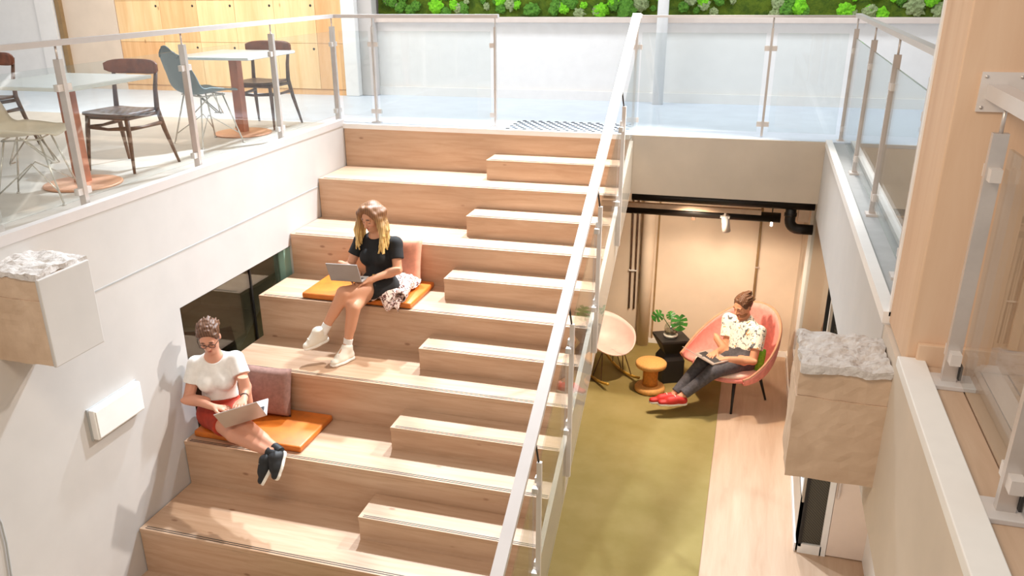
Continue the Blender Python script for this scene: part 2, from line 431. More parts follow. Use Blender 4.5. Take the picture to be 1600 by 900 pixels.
# big painted column on the bridge
colm = thing('square_column', 'wide cream painted column beside the near glass railing', 'column', (5.3, -4.7, FZ-.03))
bx('shaft', (4.875, -4.955, FZ-.03), (5.95, -4.45, 3.0), 'column_paint', colm, .006)
bx('plinth', (4.91, -4.985, FZ-.03), (5.95, -4.955, FZ+.075), 'column_paint', colm, .004)
for x in (5.22, 5.42, 5.62):
    bx('cover_strip', (x, -4.968, FZ+.08), (x+.035, -4.955, 2.95), 'column_paint', colm, .003)
bx('corner_bead', (4.868, -4.48, FZ), (4.88, -4.44, 3.0), 'paint_white', colm)
cl2 = thing('white_column', 'white column end at the left picture edge behind the broken beam', 'column', (-.2, -4.6, FZ))
bx('shaft', (-.62, -4.80, FZ), (-.14, -4.42, 3.0), 'wall_white', cl2, .006)

# broken concrete beam ends
def stub(name, label, x0, x1, y0, y1, z0, z1, seed, endside):
    r = thing(name, label, 'concrete beam', ((x0+x1)/2, (y0+y1)/2, z0))
    def rough_box(nm, lo, hi, amp, mat, n=(14, 12, 6), zamp=1.0):
        bm = bmesh.new(); bmesh.ops.create_grid(bm, x_segments=1, y_segments=1, size=1); bm.free()
        mb = MB()
        # six subdivided faces with shared displacement by position
        def disp(p, q):
            v = Vector(p)*9+Vector((seed, 0, 0)); d = mnoise.noise_vector(v)+.5*mnoise.noise_vector(v*2.7)+.25*mnoise.noise_vector(v*6)
            return (p[0]+d.x*amp, p[1]+d.y*amp, p[2]+d.z*amp*zamp)
        L = [hi[i]-lo[i] for i in range(3)]
        for ax in range(3):
            u, v = [i for i in range(3) if i != ax]
            for side in (lo[ax], hi[ax]):
                vs = []; fs = []
                for i in range(n[u]+1):
                    for j in range(n[v]+1):
                        p = [0, 0, 0]; p[ax] = side; p[u] = lo[u]+L[u]*i/n[u]; p[v] = lo[v]+L[v]*j/n[v]
                        vs.append(disp(p, 0))
                for i in range(n[u]):
                    for j in range(n[v]):
                        a = i*(n[v]+1)+j; fs.append((a, a+n[v]+1, a+n[v]+2, a+1))
                mb.add(vs, fs)
        o = mb.build(nm, mat, r)
        return o
    rough_box('beam_core', (x0, y0, z0), (x1, y1, z1-.16), .006, 'cast_concrete', (10, 10, 12))
    rough_box('beam_upper', (x0+.004, y0+.008, z1-.158), (x1-.004, y1-.004, z1-.035), .007, 'cast_concrete', (12, 12, 5))
    rough_box('broken_top', (x0+.006, y0-.002, z1-.034), (x1-.006, y1, z1), .016, 'broken_concrete', (26, 22, 3), 1.3)
    if endside > 0: bx('plaster_face', (x1-.01, y0-.006, z0-.004), (x1+.012, y1+.006, z1-.03), 'wall_white', r, .006)
    return r
stub('broken_beam', 'rough cut concrete beam end below the wide cream column', 4.49, 4.86, -4.9, -4.52, -.60, -.045, 3.1, -1)
stub('broken_beam', 'rough cut concrete beam end on the left white wall', -.02, .41, -4.80, -4.40, -.62, -.05, 8.7, 1)

# glazed opening in the left wall, with a dim room behind
win1 = struct(bx('window_1', (-.105, -3.1, LZ), (-.09, -1.30, -.92), 'window_glass'))
bx('mullion', (-.112, -1.955, -2.2), (-.082, -1.935, -.92), 'black_matte', win1)
bx('window_frame', (-.115, -3.10, LZ), (-.02, -3.08, -.92), 'black_matte', win1)
bx('window_frame', (-.115, -3.10, -.935), (-.02, -1.30, -.92), 'black_matte', win1)
bx('glass_edge', (-.10, -1.42, -1.5), (-.03, -1.30, -.935), 'green_rim', win1)
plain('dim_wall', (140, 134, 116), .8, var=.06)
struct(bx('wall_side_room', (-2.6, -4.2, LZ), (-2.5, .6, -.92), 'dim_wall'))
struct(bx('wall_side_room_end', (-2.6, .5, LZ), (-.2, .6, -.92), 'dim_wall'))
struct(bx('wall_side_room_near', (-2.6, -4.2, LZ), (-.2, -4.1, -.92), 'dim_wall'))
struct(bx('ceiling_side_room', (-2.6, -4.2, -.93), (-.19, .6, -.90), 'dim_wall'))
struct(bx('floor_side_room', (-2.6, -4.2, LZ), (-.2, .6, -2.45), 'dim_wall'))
cur = thing('curtain', 'grey pleated curtain behind the side window glass', 'curtain', (-.35, -3.0, -2.45))
pts = [(-.30+.035*math.sin(i*1.5), -3.08+i*.02) for i in range(15)]
for i in range(14):
    (xa, ya), (xb, yb) = pts[i], pts[i+1]
    MB().hexa([(xa, ya, -2.45), (xa-.01, ya, -2.45), (xb-.01, yb, -2.45), (xb, yb, -2.45), (xa, ya, -.95), (xa-.01, ya, -.95), (xb-.01, yb, -.95), (xb, yb, -.95)]).build('pleat', 'kerb_grey', cur)
ac = thing('dark_armchair', 'dark rounded chair seen through the side window glass', 'chair', (-.55, -2.35, -2.45))
def _sh(u, v):
    a = -2.3+4.6*u
    return (-.6+.42*math.sin(a)*(1-.15*v), -2.35-.38*math.cos(a)*(1-.1*v)+.1, -2.0+.62*v*(1-.25*abs(2*u-1)**2))
grid_surface('backrest', _sh, 20, 6, 'black_matte', ac, .04)
MB().lathe([(.30, 0), (.36, .05), (.36, .10), (.3, .14)], (-.6, -2.3, -2.05), 24).build('seat', 'black_matte', ac)
for a in range(4):
    an = a*math.pi/2+.7
    MB().tube([(-.6+.2*math.cos(an), -2.3+.2*math.sin(an), -2.05), (-.6+.3*math.cos(an), -2.3+.3*math.sin(an), -2.45)], .014, 8).build('leg', 'black_matte', ac)

# ================================================================== tiered stair
st = thing('tiered_seating_stair', 'pale wooden seating stair with broad tiers and narrow half steps', 'staircase', (W/2, -2.3, LZ))
TT = .035
for i in range(0, 7):
    # riser below tier i
    bx('riser', (0.008, -i*D, -(i+1)*H), (W, -i*D+.03, -i*H-(TT if i else 0)), 'stair_wood', st)
for i in range(1, 7):
    tr = bx('tread', (0.008, -i*D-.006, -i*H-TT), (W, -(i-1)*D+.028, -i*H), 'stair_wood', st, .003)
    for k in (0, 1):
        y = -i*D+.012+k*.020
        bx('anti_slip_strip', (0.05, y, -i*H-.001), (W-.01, y+.007, -i*H+.0015), 'dark_slot', tr)
for i in range(1, 8):
    y0 = -(i-1)*D-D2; z1 = -(i-.5)*H
    hs = bx('half_step', (WS, y0, -i*H), (W, -(i-1)*D, z1-.03), 'stair_wood', st)
    tp = bx('step_tread', (WS-.004, y0-.005, z1-.03), (W, -(i-1)*D, z1), 'stair_wood', hs, .003)
    for k in (0, 1):
        y = y0+.010+k*.018
        bx('anti_slip_strip', (WS+.03, y, z1-.001), (W-.01, y+.006, z1+.0015), 'dark_slot', hs)
# white steel stringer on the open side
sb = .48
MB().prism([(.02, .01), (.02, -.02-sb), (-4.7, -4.7*SL-sb), (-4.7, -4.7*SL-.02), (-.03, -.03)], 'X', W, W+.035).build('stringer', 'wall_beige', st)
MB().prism([(.02, -.40), (.02, -.46), (-4.55, -4.55*SL-.06-.40), (-4.55, -4.55*SL-.40)], 'X', .02, W).build('soffit_panel', 'wall_cream', st)

# ================================================================== glass railings
RH = 1.075
def post_at(parent, x, y, z0, top, along, clamps=((.12, 1), (.12, -1), (.80, 1), (.80, -1)), base=True, w=.042, t=.022, tilt=0):
    """flat bar post with a thin pin that carries the handrail; along = unit vector of the rail"""
    ax = Vector(along).normalized(); nx = Vector((-ax.y, ax.x, 0)).normalized()
    c = Vector((x, y, z0))
    def ob(mb, lo, hi):   # box in (along, normal, z)
        ps = []
        for zz in (lo[2], hi[2]):
            for a, n in ((lo[0], lo[1]), (hi[0], lo[1]), (hi[0], hi[1]), (lo[0], hi[1])):
                p = c+ax*a+nx*n; ps.append((p.x, p.y, z0+zz))
        mb.hexa(ps)
    mb = MB(); ob(mb, (-t/2, -w/2, .01), (t/2, w/2, top-.10)); po = mb.build('post', 'steel', parent)
    MB().tube([(x, y, z0+top-.11), (x, y, z0+top-.01)], .007, 8).build('pin', 'steel', po)
    if base:
        mb = MB(); ob(mb, (-.05, -.04, 0), (.05, .04, .014)); mb.build('base_plate', 'steel_light', po)
    for hgt, sd in clamps:
        mb = MB(); a0 = sd*t/2; a1 = sd*(t/2+.045)
        ob(mb, (min(a0, a1), -.018, hgt-.022), (max(a0, a1), .018, hgt+.022)); mb.build('clamp', 'steel_light', po)
    return po
def pane(parent, a, b, z0, z1, thick=.012):
    """upright glass pane between plan points a,b; z0,z1 heights at a and b (pairs or floats)"""
    A = Vector((a[0], a[1], 0)); B = Vector((b[0], b[1], 0)); d = (B-A).normalized(); n = Vector((-d.y, d.x, 0))*thick/2
    za, zb = (z0 if isinstance(z0, tuple) else (z0, z0)); ta, tb = (z1 if isinstance(z1, tuple) else (z1, z1))
    ps = []
    for (la, lb) in ((za, zb), (ta, tb)):
        ps += [(A.x-n.x, A.y-n.y, la), (B.x-n.x, B.y-n.y, lb), (B.x+n.x, B.y+n.y, lb), (A.x+n.x, A.y+n.y, la)]
    g = MB().hexa(ps).build('glass_pane', 'clear_glass', parent)
    return g
def rail_bar(parent, a, b, wdt=.06, h=.035, name='handrail'):
    return MB().bar(a, b, h, wdt, (0, 0, 1)).build(name, 'rail_white', parent)

# left (cafe) railing
lr = thing('glass_railing', 'white topped glass railing along the cafe edge beside the tables', 'railing', (-.12, -2, FZ), 'steel and glass railings')
lx = -.115
ly = [-4.9, -3.75, -2.44, -1.10, .13]
for k, y in enumerate(ly[1:]): post_at(lr, lx, y, FZ, RH, (0, 1, 0), base=True, w=.05, t=.034)
for a, b_ in zip(ly[:-1], ly[1:]): pane(lr, (lx, a+.05), (lx, b_-.05), FZ+.07, FZ+.93)
rail_bar(lr, (lx, -8.0, FZ+RH), (lx, .19, FZ+RH))
# back railing beside the stair entrance
b1 = thing('glass_railing', 'short glass railing across the stair top before the white wall', 'railing', (.8, .16, FZ), 'steel and glass railings')
by = .16
post_at(b1, .33, by, FZ, RH, (1, 0, 0)); post_at(b1, 1.655, by, FZ, RH, (1, 0, 0), clamps=((.12, -1), (.80, -1)))
pane(b1, (lx+.06, by), (.33-.05, by), FZ+.07, FZ+.93); pane(b1, (.33+.05, by), (1.655-.05, by), FZ+.07, FZ+.93)
rail_bar(b1, (lx+.03, by, FZ+RH), (1.69, by, FZ+RH))
# back railing over the lower room
b2 = thing('glass_railing', 'glass railing over the beige slab edge above the lounge', 'railing', (4.0, .16, FZ), 'steel and glass railings')
for x in (3.06, 4.28): post_at(b2, x, by, FZ, RH, (1, 0, 0), base=False)
pane(b2, (3.06+.05, by), (4.28-.05, by), FZ+.05, FZ+.93); pane(b2, (4.28+.05, by), (4.98-.05, by), FZ+.05, FZ+.93)
rail_bar(b2, (3.09, by, FZ+RH), (4.97, by, FZ+RH), .05, .02)
# far right railing
r1 = thing('glass_railing', 'glass railing along the far bridge edge, ending at the wide column', 'railing', (5, -2, FZ), 'steel and glass railings')
rx = 4.985
for y in (.13, -1.30, -2.58, -3.86): post_at(r1, rx, y, FZ-.012, RH+.01, (0, 1, 0))
for a, b_ in ((-4.44, -3.91), (-3.81, -2.63), (-2.53, -1.35), (-1.25, .08)): pane(r1, (rx, a), (rx, b_), FZ+.05, FZ+.90)
rail_bar(r1, (rx, -4.44, FZ+RH+.01), (rx, .18, FZ+RH+.01), .05, .03)
# near right railing
r2 = thing('glass_railing', 'near glass railing with white base plates on the timber bridge floor', 'railing', (5, -5.6, FZ), 'steel and glass railings')
for y in (-5.14, -6.02, -7.2):
    po = post_at(r2, 4.998, y, FZ-.01, RH-.04, (0, 1, 0), base=False, w=.05, t=.03)
    bx('base_plate', (4.928, y-.06, FZ-.012), (5.085, y+.06, FZ+.006), 'rail_white', po, .003)
    bx('clamp_slot', (5.024, y-.03, FZ+.02), (5.034, y+.02, FZ+.075), 'dark_slot', po)
for a, b_ in ((-5.98, -5.18), (-7.15, -6.07)): pane(r2, (5.03, a), (5.03, b_), FZ+.03, FZ+.88, .012)
rail_bar(r2, (4.998, -9.0, FZ+RH-.035), (4.998, -4.966, FZ+RH-.035), .06, .05)
pl_ = bx('wall_plate', (4.945, -4.966, FZ+RH-.105), (5.085, -4.955, FZ+RH+.03), 'steel_light', r2)
for x in (4.960, 5.070):
    for z in (FZ+RH-.09, FZ+RH+.015): MB().tube([(x, -4.97, z), (x, -4.962, z)], .006, 8).build('bolt', 'steel', pl_)
# sloping stair railing
sr = thing('stair_glass_railing', 'sloping white handrail with glass panes down the open stair side', 'railing', (W, -2.3, LZ), 'steel and glass railings')
sx = W+.012; RS = 1.15
rail_bar(sr, (sx, .16, .16*SL*0+FZ+RH), (sx, -.02, RS-.02*SL), .06, .035)
rail_bar(sr, (sx, -.02, RS-.02*SL), (sx, -5.4, RS-5.4*SL), .075, .04)
for y in (-.86, -1.90, -2.90, -3.85, -4.8):
    z0 = y*SL-.30
    po = MB().box((sx+.03, y-.014, z0), (sx+.062, y+.014, y*SL+.95)).build('post', 'steel_light', sr)
    MB().tube([(sx+.04, y, y*SL+.95), (sx+.01, y, y*SL+RS-.01)], .007, 8).build('pin', 'dark_slot', po)
    for zc in (.12, .78):
        for sd in (-1, 1):
            bx('clamp', (sx+.012, min(y+sd*.014, y+sd*.055), y*SL+zc+sd*.02-.02), (sx+.05, max(y+sd*.014, y+sd*.055), y*SL+zc+sd*.02+.02), 'steel_light', po)
ys = [.10, -.86, -1.90, -2.90, -3.85, -4.8]
for a, b_ in zip(ys[:-1], ys[1:]):
    pane(sr, (sx+.028, b_+.04), (sx+.028, a-.04), ((b_+.04)*SL-.42, (a-.04)*SL-.42), ((b_+.04)*SL+.86, (a-.04)*SL+.86), .012)
# ================================================================== moss wall and plywood wall
mw = thing('moss_wall', 'living green moss wall above the white back wall ledge', 'green wall', (3, 2.5, 1.02))
nx_, nz_ = 150, 26; vs = []; fs = []
for i in range(nx_+1):
    for j in range(nz_+1):
        x = -.6+8.0*i/nx_; z = 1.02+1.3*j/nz_
        d = mnoise.fractal(Vector((x*4, z*4, 1.3)), 1.0, 2.0, 5)*.035
        vs.append((x, 2.50-.035-d, z))
for i in range(nx_):
    for j in range(nz_):
        a = i*(nz_+1)+j; fs.append((a, a+nz_+1, a+nz_+2, a+1))
n = len(vs); vs += [(-.6, 2.52, 1.02), (7.4, 2.52, 1.02), (7.4, 2.52, 2.32), (-.6, 2.52, 2.32)]
MB().add(vs, fs, True).add([(-.6, 2.50, 1.02), (7.4, 2.50, 1.02), (7.4, 2.52, 1.02), (-.6, 2.52, 1.02), (-.6, 2.50, 2.32), (7.4, 2.50, 2.32), (7.4, 2.52, 2.32), (-.6, 2.52, 2.32)],
    [(0, 3, 2, 1), (4, 5, 6, 7), (0, 1, 5, 4), (1, 2, 6, 5), (2, 3, 7, 6), (3, 0, 4, 7)]).build('moss_backing', 'moss_base', mw)
def clump_mesh(seed, fringe):
    bm = bmesh.new(); bmesh.ops.create_icosphere(bm, subdivisions=3, radius=1)
    for v in bm.verts:
        q = v.co*2.2+Vector((seed*3.1, seed, 0)); r = 1+.35*mnoise.noise(q)+.28*mnoise.noise(q*2.6)+fringe*mnoise.noise(q*5.5)
        v.co = Vector((v.co.x*r, v.co.y*r*.6, v.co.z*r*.85))
    me = bpy.data.meshes.new('moss_clump'); bm.to_mesh(me); bm.free(); return me
cms = {}
for mt in ('moss_lime', 'moss_green', 'moss_sage'):
    for sd in range(3):
        me = clump_mesh(sd+1+len(cms)*.37, .42); me.materials.append(MAT[mt]); me.polygons.foreach_set('use_smooth', [False]*len(me.polygons)); cms[mt, sd] = me
def clump(x, z, s, mt, k):
    o = bpy.data.objects.new('moss_clump', cms[mt, k % 3]); link(o, mw); o.location = Vector((x, 2.44, z))-BASE[mw]; o.scale = (s, s, s); o.rotation_euler = (0, k*1.3, 0)
# clumps that show along the lower edge, then the rest of the wall above
seen = [(.2, 1.14, .075, 'moss_lime'), (.33, 1.06, .06, 'moss_green'), (.5, 1.12, .05, 'moss_sage'), (1.05, 1.2, .06, 'moss_lime'), (1.18, 1.18, .06, 'moss_sage'), (1.45, 1.1, .075, 'moss_green'), (1.75, 1.16, .06, 'moss_green'),
        (2.3, 1.09, .075, 'moss_lime'), (2.47, 1.16, .07, 'moss_green'), (2.62, 1.09, .10, 'moss_green'), (2.78, 1.17, .07, 'moss_sage'), (3.5, 1.2, .06, 'moss_lime'), (3.36, 1.2, .05, 'moss_sage'),
        (4.32, 1.17, .06, 'moss_sage'), (4.42, 1.1, .075, 'moss_green'), (4.55, 1.13, .075, 'moss_lime'), (4.30, 1.05, .05, 'moss_sage'), (5.05, 1.09, .07, 'moss_lime'), (5.12, 1.03, .05, 'moss_sage'), (5.3, 1.08, .06, 'moss_sage'),
        (5.43, 1.05, .055, 'moss_lime'), (5.75, 1.15, .08, 'moss_sage'), (5.9, 1.2, .07, 'moss_lime'), (6.0, 1.08, .07, 'moss_sage'), (-.3, 1.12, .05, 'moss_green')]
for k, (x, z, s, mt) in enumerate(seen): clump(x, z, s*1.3, mt, k)
for k in range(60):
    x = rng.uniform(-.5, 6.4); clump(x, rng.uniform(1.06, 1.28), rng.uniform(.035, .075), ('moss_green', 'moss_green', 'moss_sage', 'moss_green', 'moss_lime')[k % 5], k)
for k in range(60):
    clump(rng.uniform(-.4, 7.2), rng.uniform(1.3, 2.25), rng.uniform(.05, .1), ('moss_lime', 'moss_green', 'moss_sage', 'moss_green')[k % 4], k)

pw = thing('plywood_cabinet_wall', 'warm plywood cupboard wall with finger holes behind the cafe tables', 'cabinet', (-2.7, 2.2, FZ))
bx('carcass', (-4.45, 2.205, FZ), (-1.0, 2.40, 2.6), 'ply_wood_dark', pw)
bx('plinth', (-4.45, 2.195, FZ), (-1.0, 2.205, FZ+.07), 'ply_wood_dark', pw)
xs = [-4.44, -3.72, -3.14, -2.56, -1.97, -1.37, -1.005]; zs = [.12, .70, 1.235, 1.80, 2.55]
for i in range(len(xs)-1):
    for j in range(len(zs)-1):
        dm = 'ply_wood_dark' if (i*7+j*3) % 5 == 0 or i == 5 else 'ply_wood'
        pn = bx('door_panel', (xs[i]+.002, 2.180, zs[j]+.002), (xs[i+1]-.002, 2.203, zs[j+1]-.002), dm, pw, .0015)
        if i < 5:
            hx = xs[i+1]-.06; hz = zs[j+1]-.07
            MB().tube([(hx, 2.1785, hz), (hx, 2.181, hz)], .016, 14).build('finger_hole', 'dark_slot', pn)

# ================================================================== tactile warning studs
ts = thing('tactile_stud_field', 'dark warning studs on the pale floor at the stair head', 'floor studs', (2.4, .37, FZ))
mb = MB(); k = 0
for r_ in range(8):
    for c_ in range(14):
        x = 1.80+c_*.088+(r_ % 2)*.044; y = .10+r_*.073
        mb.lathe([(.023, -.001), (.023, .003), (.014, .006)], (x, y, FZ), 8)
s_ = mb.build('warning_studs', 'dark_slot', ts); s_['kind'] = 'stuff'

# ================================================================== cafe furniture (local: faces +Y)
def walnut_chair(label):
    r = thing('walnut_chair', label, 'chair', group='walnut chairs in the cafe')
    def seat(u, v):
        x = (u-.5)*2; y = (v-.5)*2
        wv_ = .235-.025*(1-v); return (x*wv_*(1-.10*abs(y)**4), y*.215*(1-.08*abs(x)**4), .455-.014*math.cos(x*1.5)*math.cos(y*1.2)+.004*x*x)
    grid_surface('seat', seat, 11, 11, 'walnut', r, .022)
    for sx_ in (-1, 1):
        MB().tube([(sx_*.19, .165, .445), (sx_*.205, .18, .30), (sx_*.225, .215, 0)], [.019, .019, .011], 10).build('leg', 'walnut', r)
        MB().tube([(sx_*.262, -.30, 0), (sx_*.225, -.225, .28), (sx_*.205, -.19, .46), (sx_*.205, -.205, .62), (sx_*.215, -.245, .80)], [.011, .019, .021, .018, .014], 10).build('leg', 'walnut', r)
        MB().tube([(sx_*.20, .17, .345), (sx_*.205, 0, .338), (sx_*.215, -.20, .345)], [.018, .012, .018], 8).build('side_stretcher', 'walnut', r)
        MB().tube([(sx_*.19, .16, .425), (sx_*.20, -.19, .425)], .016, 8).build('seat_rail', 'walnut', r)
    MB().tube([(-.20, .17, .35), (0, .172, .335), (.20, .17, .35)], [.018, .012, .018], 8).build('front_stretcher', 'walnut', r)
    MB().tube([(-.19, .16, .425), (.19, .16, .425)], .016, 8).build('seat_rail', 'walnut', r)
    def back(u, v):
        a = (u-.5)*2; z = (v-.5)*2; hh = .058*(1-abs(a)**6*.55)
        return (a*.265, -.262+.075*a*a, .785+z*hh)
    grid_surface('backrest', back, 17, 6, 'walnut_red', r, .022)
    return r
def shell_fn(wd, prof, wid, rise):
    prof = np.array(prof)
    L = np.concatenate([[0], np.cumsum(np.hypot(*np.diff(prof, axis=0).T))]); L /= L[-1]
    wv_ = np.array(wid); rv = np.array(rise); tt = np.linspace(0, 1, len(wid))
    def sm(xq, xp, fp): return float(np.interp(xq, xp, fp))
    def fn(u, v):
        x = (u-.5)*2; e = .04
        y = (sm(max(v-e, 0), L, prof[:, 0])+2*sm(v, L, prof[:, 0])+sm(min(v+e, 1), L, prof[:, 0]))/4
        z = (sm(max(v-e, 0), L, prof[:, 1])+2*sm(v, L, prof[:, 1])+sm(min(v+e, 1), L, prof[:, 1]))/4
        w_ = sm(v, tt, wv_); rs = sm(v, tt, rv)
        k = abs(x)**2.6
        # edges rise: upward on the seat, forward on the back
        tv = min(1, max(0, (v-.35)/.35))
        rnd = 1-.12*max(0, (v-.86)/.14)**2*abs(x)**2
        return (x*w_*wd, y+rs*k*tv, z*rnd+rs*k*(1-tv)*.9)
    return fn
def wire_base(r, h=.40, mat='wire_chrome'):
    for sx_ in (-1, 1):
        for sy_ in (-1, 1):
            MB().tube([(sx_*.13, sy_*.10, h+.01), (sx_*.22, sy_*.20, 0)], .0065, 8).build('leg', mat, r)
            MB().lathe([(.012, 0), (.012, .008), (.008, .012)], (sx_*.22, sy_*.20, 0), 10).build('foot', mat, r)
            MB().tube([(sx_*.16, sy_*.02, h+.01), (0, sy_*.14, h-.17), (-sx_*.05, sy_*.12, h-.17)], .005, 6).build('brace', mat, r)
    for sx_ in (-1, 1):
        MB().tube([(sx_*.15, .0, h+.015), (sx_*.05, .14, h-.17), (-sx_*.0, .16, h-.17)], .005, 6).build('brace', mat, r)
        MB().tube([(sx_*.205, .185, .08), (sx_*.04, 0, h-.17), (sx_*.205, -.185, .08)], .005, 6).build('brace', mat, r)
    MB().tube([(-.15, -.11, h), (.15, -.11, h), (.15, .11, h), (-.15, .11, h)], .006, 6, closed=True).build('mount_ring', mat, r)
SIDE_PROF = [(.225, .425), (.20, .445), (.10, .435), (0, .425), (-.11, .42), (-.175, .44), (-.215, .50), (-.245, .60), (-.275, .72), (-.295, .83)]
def shell_chair(label, mat, name='shell_chair', wire='wire_chrome'):
    r = thing(name, label, 'chair', group=None)
    grid_surface('seat_shell', shell_fn(1, SIDE_PROF, [.19, .215, .225, .23, .235, .225, .21, .19, .13], [.01, .02, .05, .075, .085, .075, .055, .04, .02]), 17, 25, mat, r, .010)
    wire_base(r, .41, wire)
    return r
def cafe_table(label, sx_=.85, sy_=.88, post_off=(0, 0)):
    r = thing('cafe_table', label, 'table', group='cafe tables with copper feet')
    MB().lathe([(.275, 0), (.285, .004), (.285, .012), (.27, .018), (.06, .022)], (0, 0, 0), 40).build('foot_disc', 'copper', r)
    MB().box((-.045, -.045, .015), (.045, .045, .735), .004).build('pedestal', 'copper_post', r)
    MB().box((-.2, -.03, .725), (.2, .03, .745)).build('top_bracket', 'copper_post', r)
    MB().box((-sx_/2, -sy_/2, .745), (sx_/2, sy_/2, .772), .006).build('table_top', 'table_white', r)
    return r
def place(r, x, y, z, rz): r.location = (x, y, z); r.rotation_euler = (0, 0, math.radians(rz)); return r
CZ = FZ+.0005
chA = walnut_chair('walnut chair with red-brown back at the near cafe table')
chC = copy_tree(chA); chC['label'] = 'walnut chair beyond the rear cafe table against the plywood wall'
chE = copy_tree(chA); chE['label'] = 'walnut chair cut off at the left picture edge'
place(chA, -.74, -2.50, CZ, 178); place(chC, -.74, -.32, CZ, 180); place(chE, -2.58, -2.1, CZ, 180)
place(shell_chair('grey moulded shell chair with wire legs at the rear cafe table', 'shell_grey'), -.745, -1.35, CZ, -24).scale = (1.1, 1.1, 1.1)
place(shell_chair('cream moulded shell chair with wire legs beside the left picture edge', 'shell_cream', 'shell_chair'), -.62, -3.62, CZ, -62).scale = (1.08, 1.08, 1.08)
place(cafe_table('near cafe table with white top and round copper foot'), -.66, -3.14, CZ, 0)
place(cafe_table('rear cafe table with white top between grey and walnut chairs'), -.72, -.80, CZ, 0)

# ================================================================== lounge below
def pink_lounge():
    r = thing('lounge_chair', 'pink felt lounge chair with winged sides and dark legs under the seated man', 'armchair')
    def rim(a):
        u = a/2.05; return (.47*math.sin(a)*(1+.03*u*u), -.44*math.cos(a)*1.0+.13*abs(u)**3, .455+.53*max(0, math.cos(a*.78))**1.25)
    def bot(a):
        return (.33*math.sin(a), -.26*math.cos(a)+.05, .335)
    def fn(u, v):
        a = (u-.5)*4.1; A = rim(a); B = bot(a); k = v; bulge = math.sin(v*math.pi)*.035
        return (B[0]+(A[0]-B[0])*k**.7+bulge*math.sin(a), B[1]+(A[1]-B[1])*k**.8-bulge*math.cos(a), B[2]+(A[2]-B[2])*k**1.15)
    grid_surface('wing_shell', fn, 41, 12, 'pink_felt', r, .03)
    MB().tube([rim((i/40-.5)*4.1) for i in range(41)], .014, 8).build('rim_piping', 'piping_tan', r)
    MB().lathe([(.02, .315), (.30, .32), (.36, .345), (.385, .375), (.36, .40)], (0, .06, 0), 36, 1.0, .92).build('seat_pan', 'pink_felt', r)
    MB().lathe([(.02, .385), (.33, .388), (.355, .405), (.34, .432), (.25, .447), (.02, .455)], (0, .085, 0), 36, 1.0, .92).build('seat_cushion', 'seat_cream', r)
    for sx_ in (-1, 1):
        MB().tube([(sx_*.22, .20, .34), (sx_*.29, .29, 0)], [.02, .011], 10).build('leg', 'black_matte', r)
        MB().tube([(sx_*.22, -.17, .36), (sx_*.28, -.27, 0)], [.02, .011], 10).build('leg', 'black_matte', r)
    bx('maker_tab', (-.02, -.47, .86), (.03, -.445, .93), 'walnut_red', r)
    return r
place(pink_lounge(), 4.235, .335, LZ+.0005, 141)
def rocking_chair():
    r = thing('rocking_chair', 'pale pink shell rocking chair with wooden runners beside the stair', 'chair')
    def tub(u, v):
        a = (u-.5)*2*math.pi; k = v; rr = k**.62; fr_ = max(0, -math.cos(a)) ; bk = max(0, math.cos(a))
        zz = .355+(.18*(1-fr_**1.3)+.14*bk**1.2+.01)*k**2.6
        return (.31*rr*math.sin(a), -(.29+.0*bk)*rr*math.cos(a)-.04*bk*k**3, zz)
    grid_surface('seat_shell', tub, 37, 14, 'pink_pale', r, .010)
    for sx_ in (-1, 1):
        pts = [(sx_*.20, y, .020+.10*(y/.34)**2*.55) for y in np.linspace(-.36, .36, 13)]
        MB().tube(pts, .016, 8).build('runner', 'rocker_wood', r)
        for y0, y1 in ((.10, .21), (-.10, -.21), (.10, .02), (-.10, -.02)):
            MB().tube([(sx_*.13, y0, .36), (sx_*.20, y1, .035)], .006, 6).build('leg_wire', 'walnut', r)
    MB().tube([(-.13, -.10, .355), (.13, -.10, .355), (.13, .10, .355), (-.13, .10, .355)], .006, 6, closed=True).build('mount_ring', 'walnut', r)
    return r
place(rocking_chair(), 2.87, .50, LZ+.0125, 220)
sp = thing('spool_stool', 'round cork spool stool on the green carpet', 'stool', (3.39, .24, LZ+.0125))
z0 = LZ+.0125
MB().lathe([(.145, 0), (.165, .012), (.168, .04), (.155, .062), (.10, .075)], (3.39, .24, z0), 36).build('base', 'cork', sp)
MB().lathe([(.088, .07), (.082, .12), (.082, .24), (.088, .29)], (3.39, .24, z0), 36).build('stem', 'cork_core', sp)
MB().lathe([(.12, .285), (.158, .292), (.168, .31), (.168, .335), (.155, .35), (.02, .354)], (3.39, .24, z0), 36).build('top', 'cork', sp)
bt = thing('side_table', 'black faceted hourglass side table holding the plant', 'table', (3.56, .60, LZ+.0125))
def ring_prism(rings, c, rot, name, mat, parent):
    mb = MB(); vs = []; fs = []
    for z, h in rings:
        for k in range(4):
            a = rot+k*math.pi/2+math.pi/4; vs.append((c[0]+h*1.414*math.cos(a), c[1]+h*1.414*math.sin(a), c[2]+z))
    for i in range(len(rings)-1):
        for k in range(4): fs.append((i*4+k, i*4+(k+1) % 4, (i+1)*4+(k+1) % 4, (i+1)*4+k))
    fs += [(3, 2, 1, 0), tuple(range(len(vs)-4, len(vs)))]
    return mb.add(vs, fs).build(name, mat, parent)
cT = (3.56, .60, LZ+.0125)
ring_prism([(0, .125), (.27, .125), (.345, .09)], cT, .45, 'base_block', 'black_matte', bt)
ring_prism([(.345, .09), (.50, .165), (.525, .165)], cT, .45, 'top_block', 'black_matte', bt)
zt = LZ+.0125+.5255
mp = thing('potted_monstera', 'monstera cutting in a clear glass bowl on the black table', 'plant', (3.55, .58, zt))
MB().lathe([(.05, 0), (.075, .006), (.08, .03), (.072, .035)], (3.55, .58, zt), 24).build('saucer', 'ceramic_pot', mp)
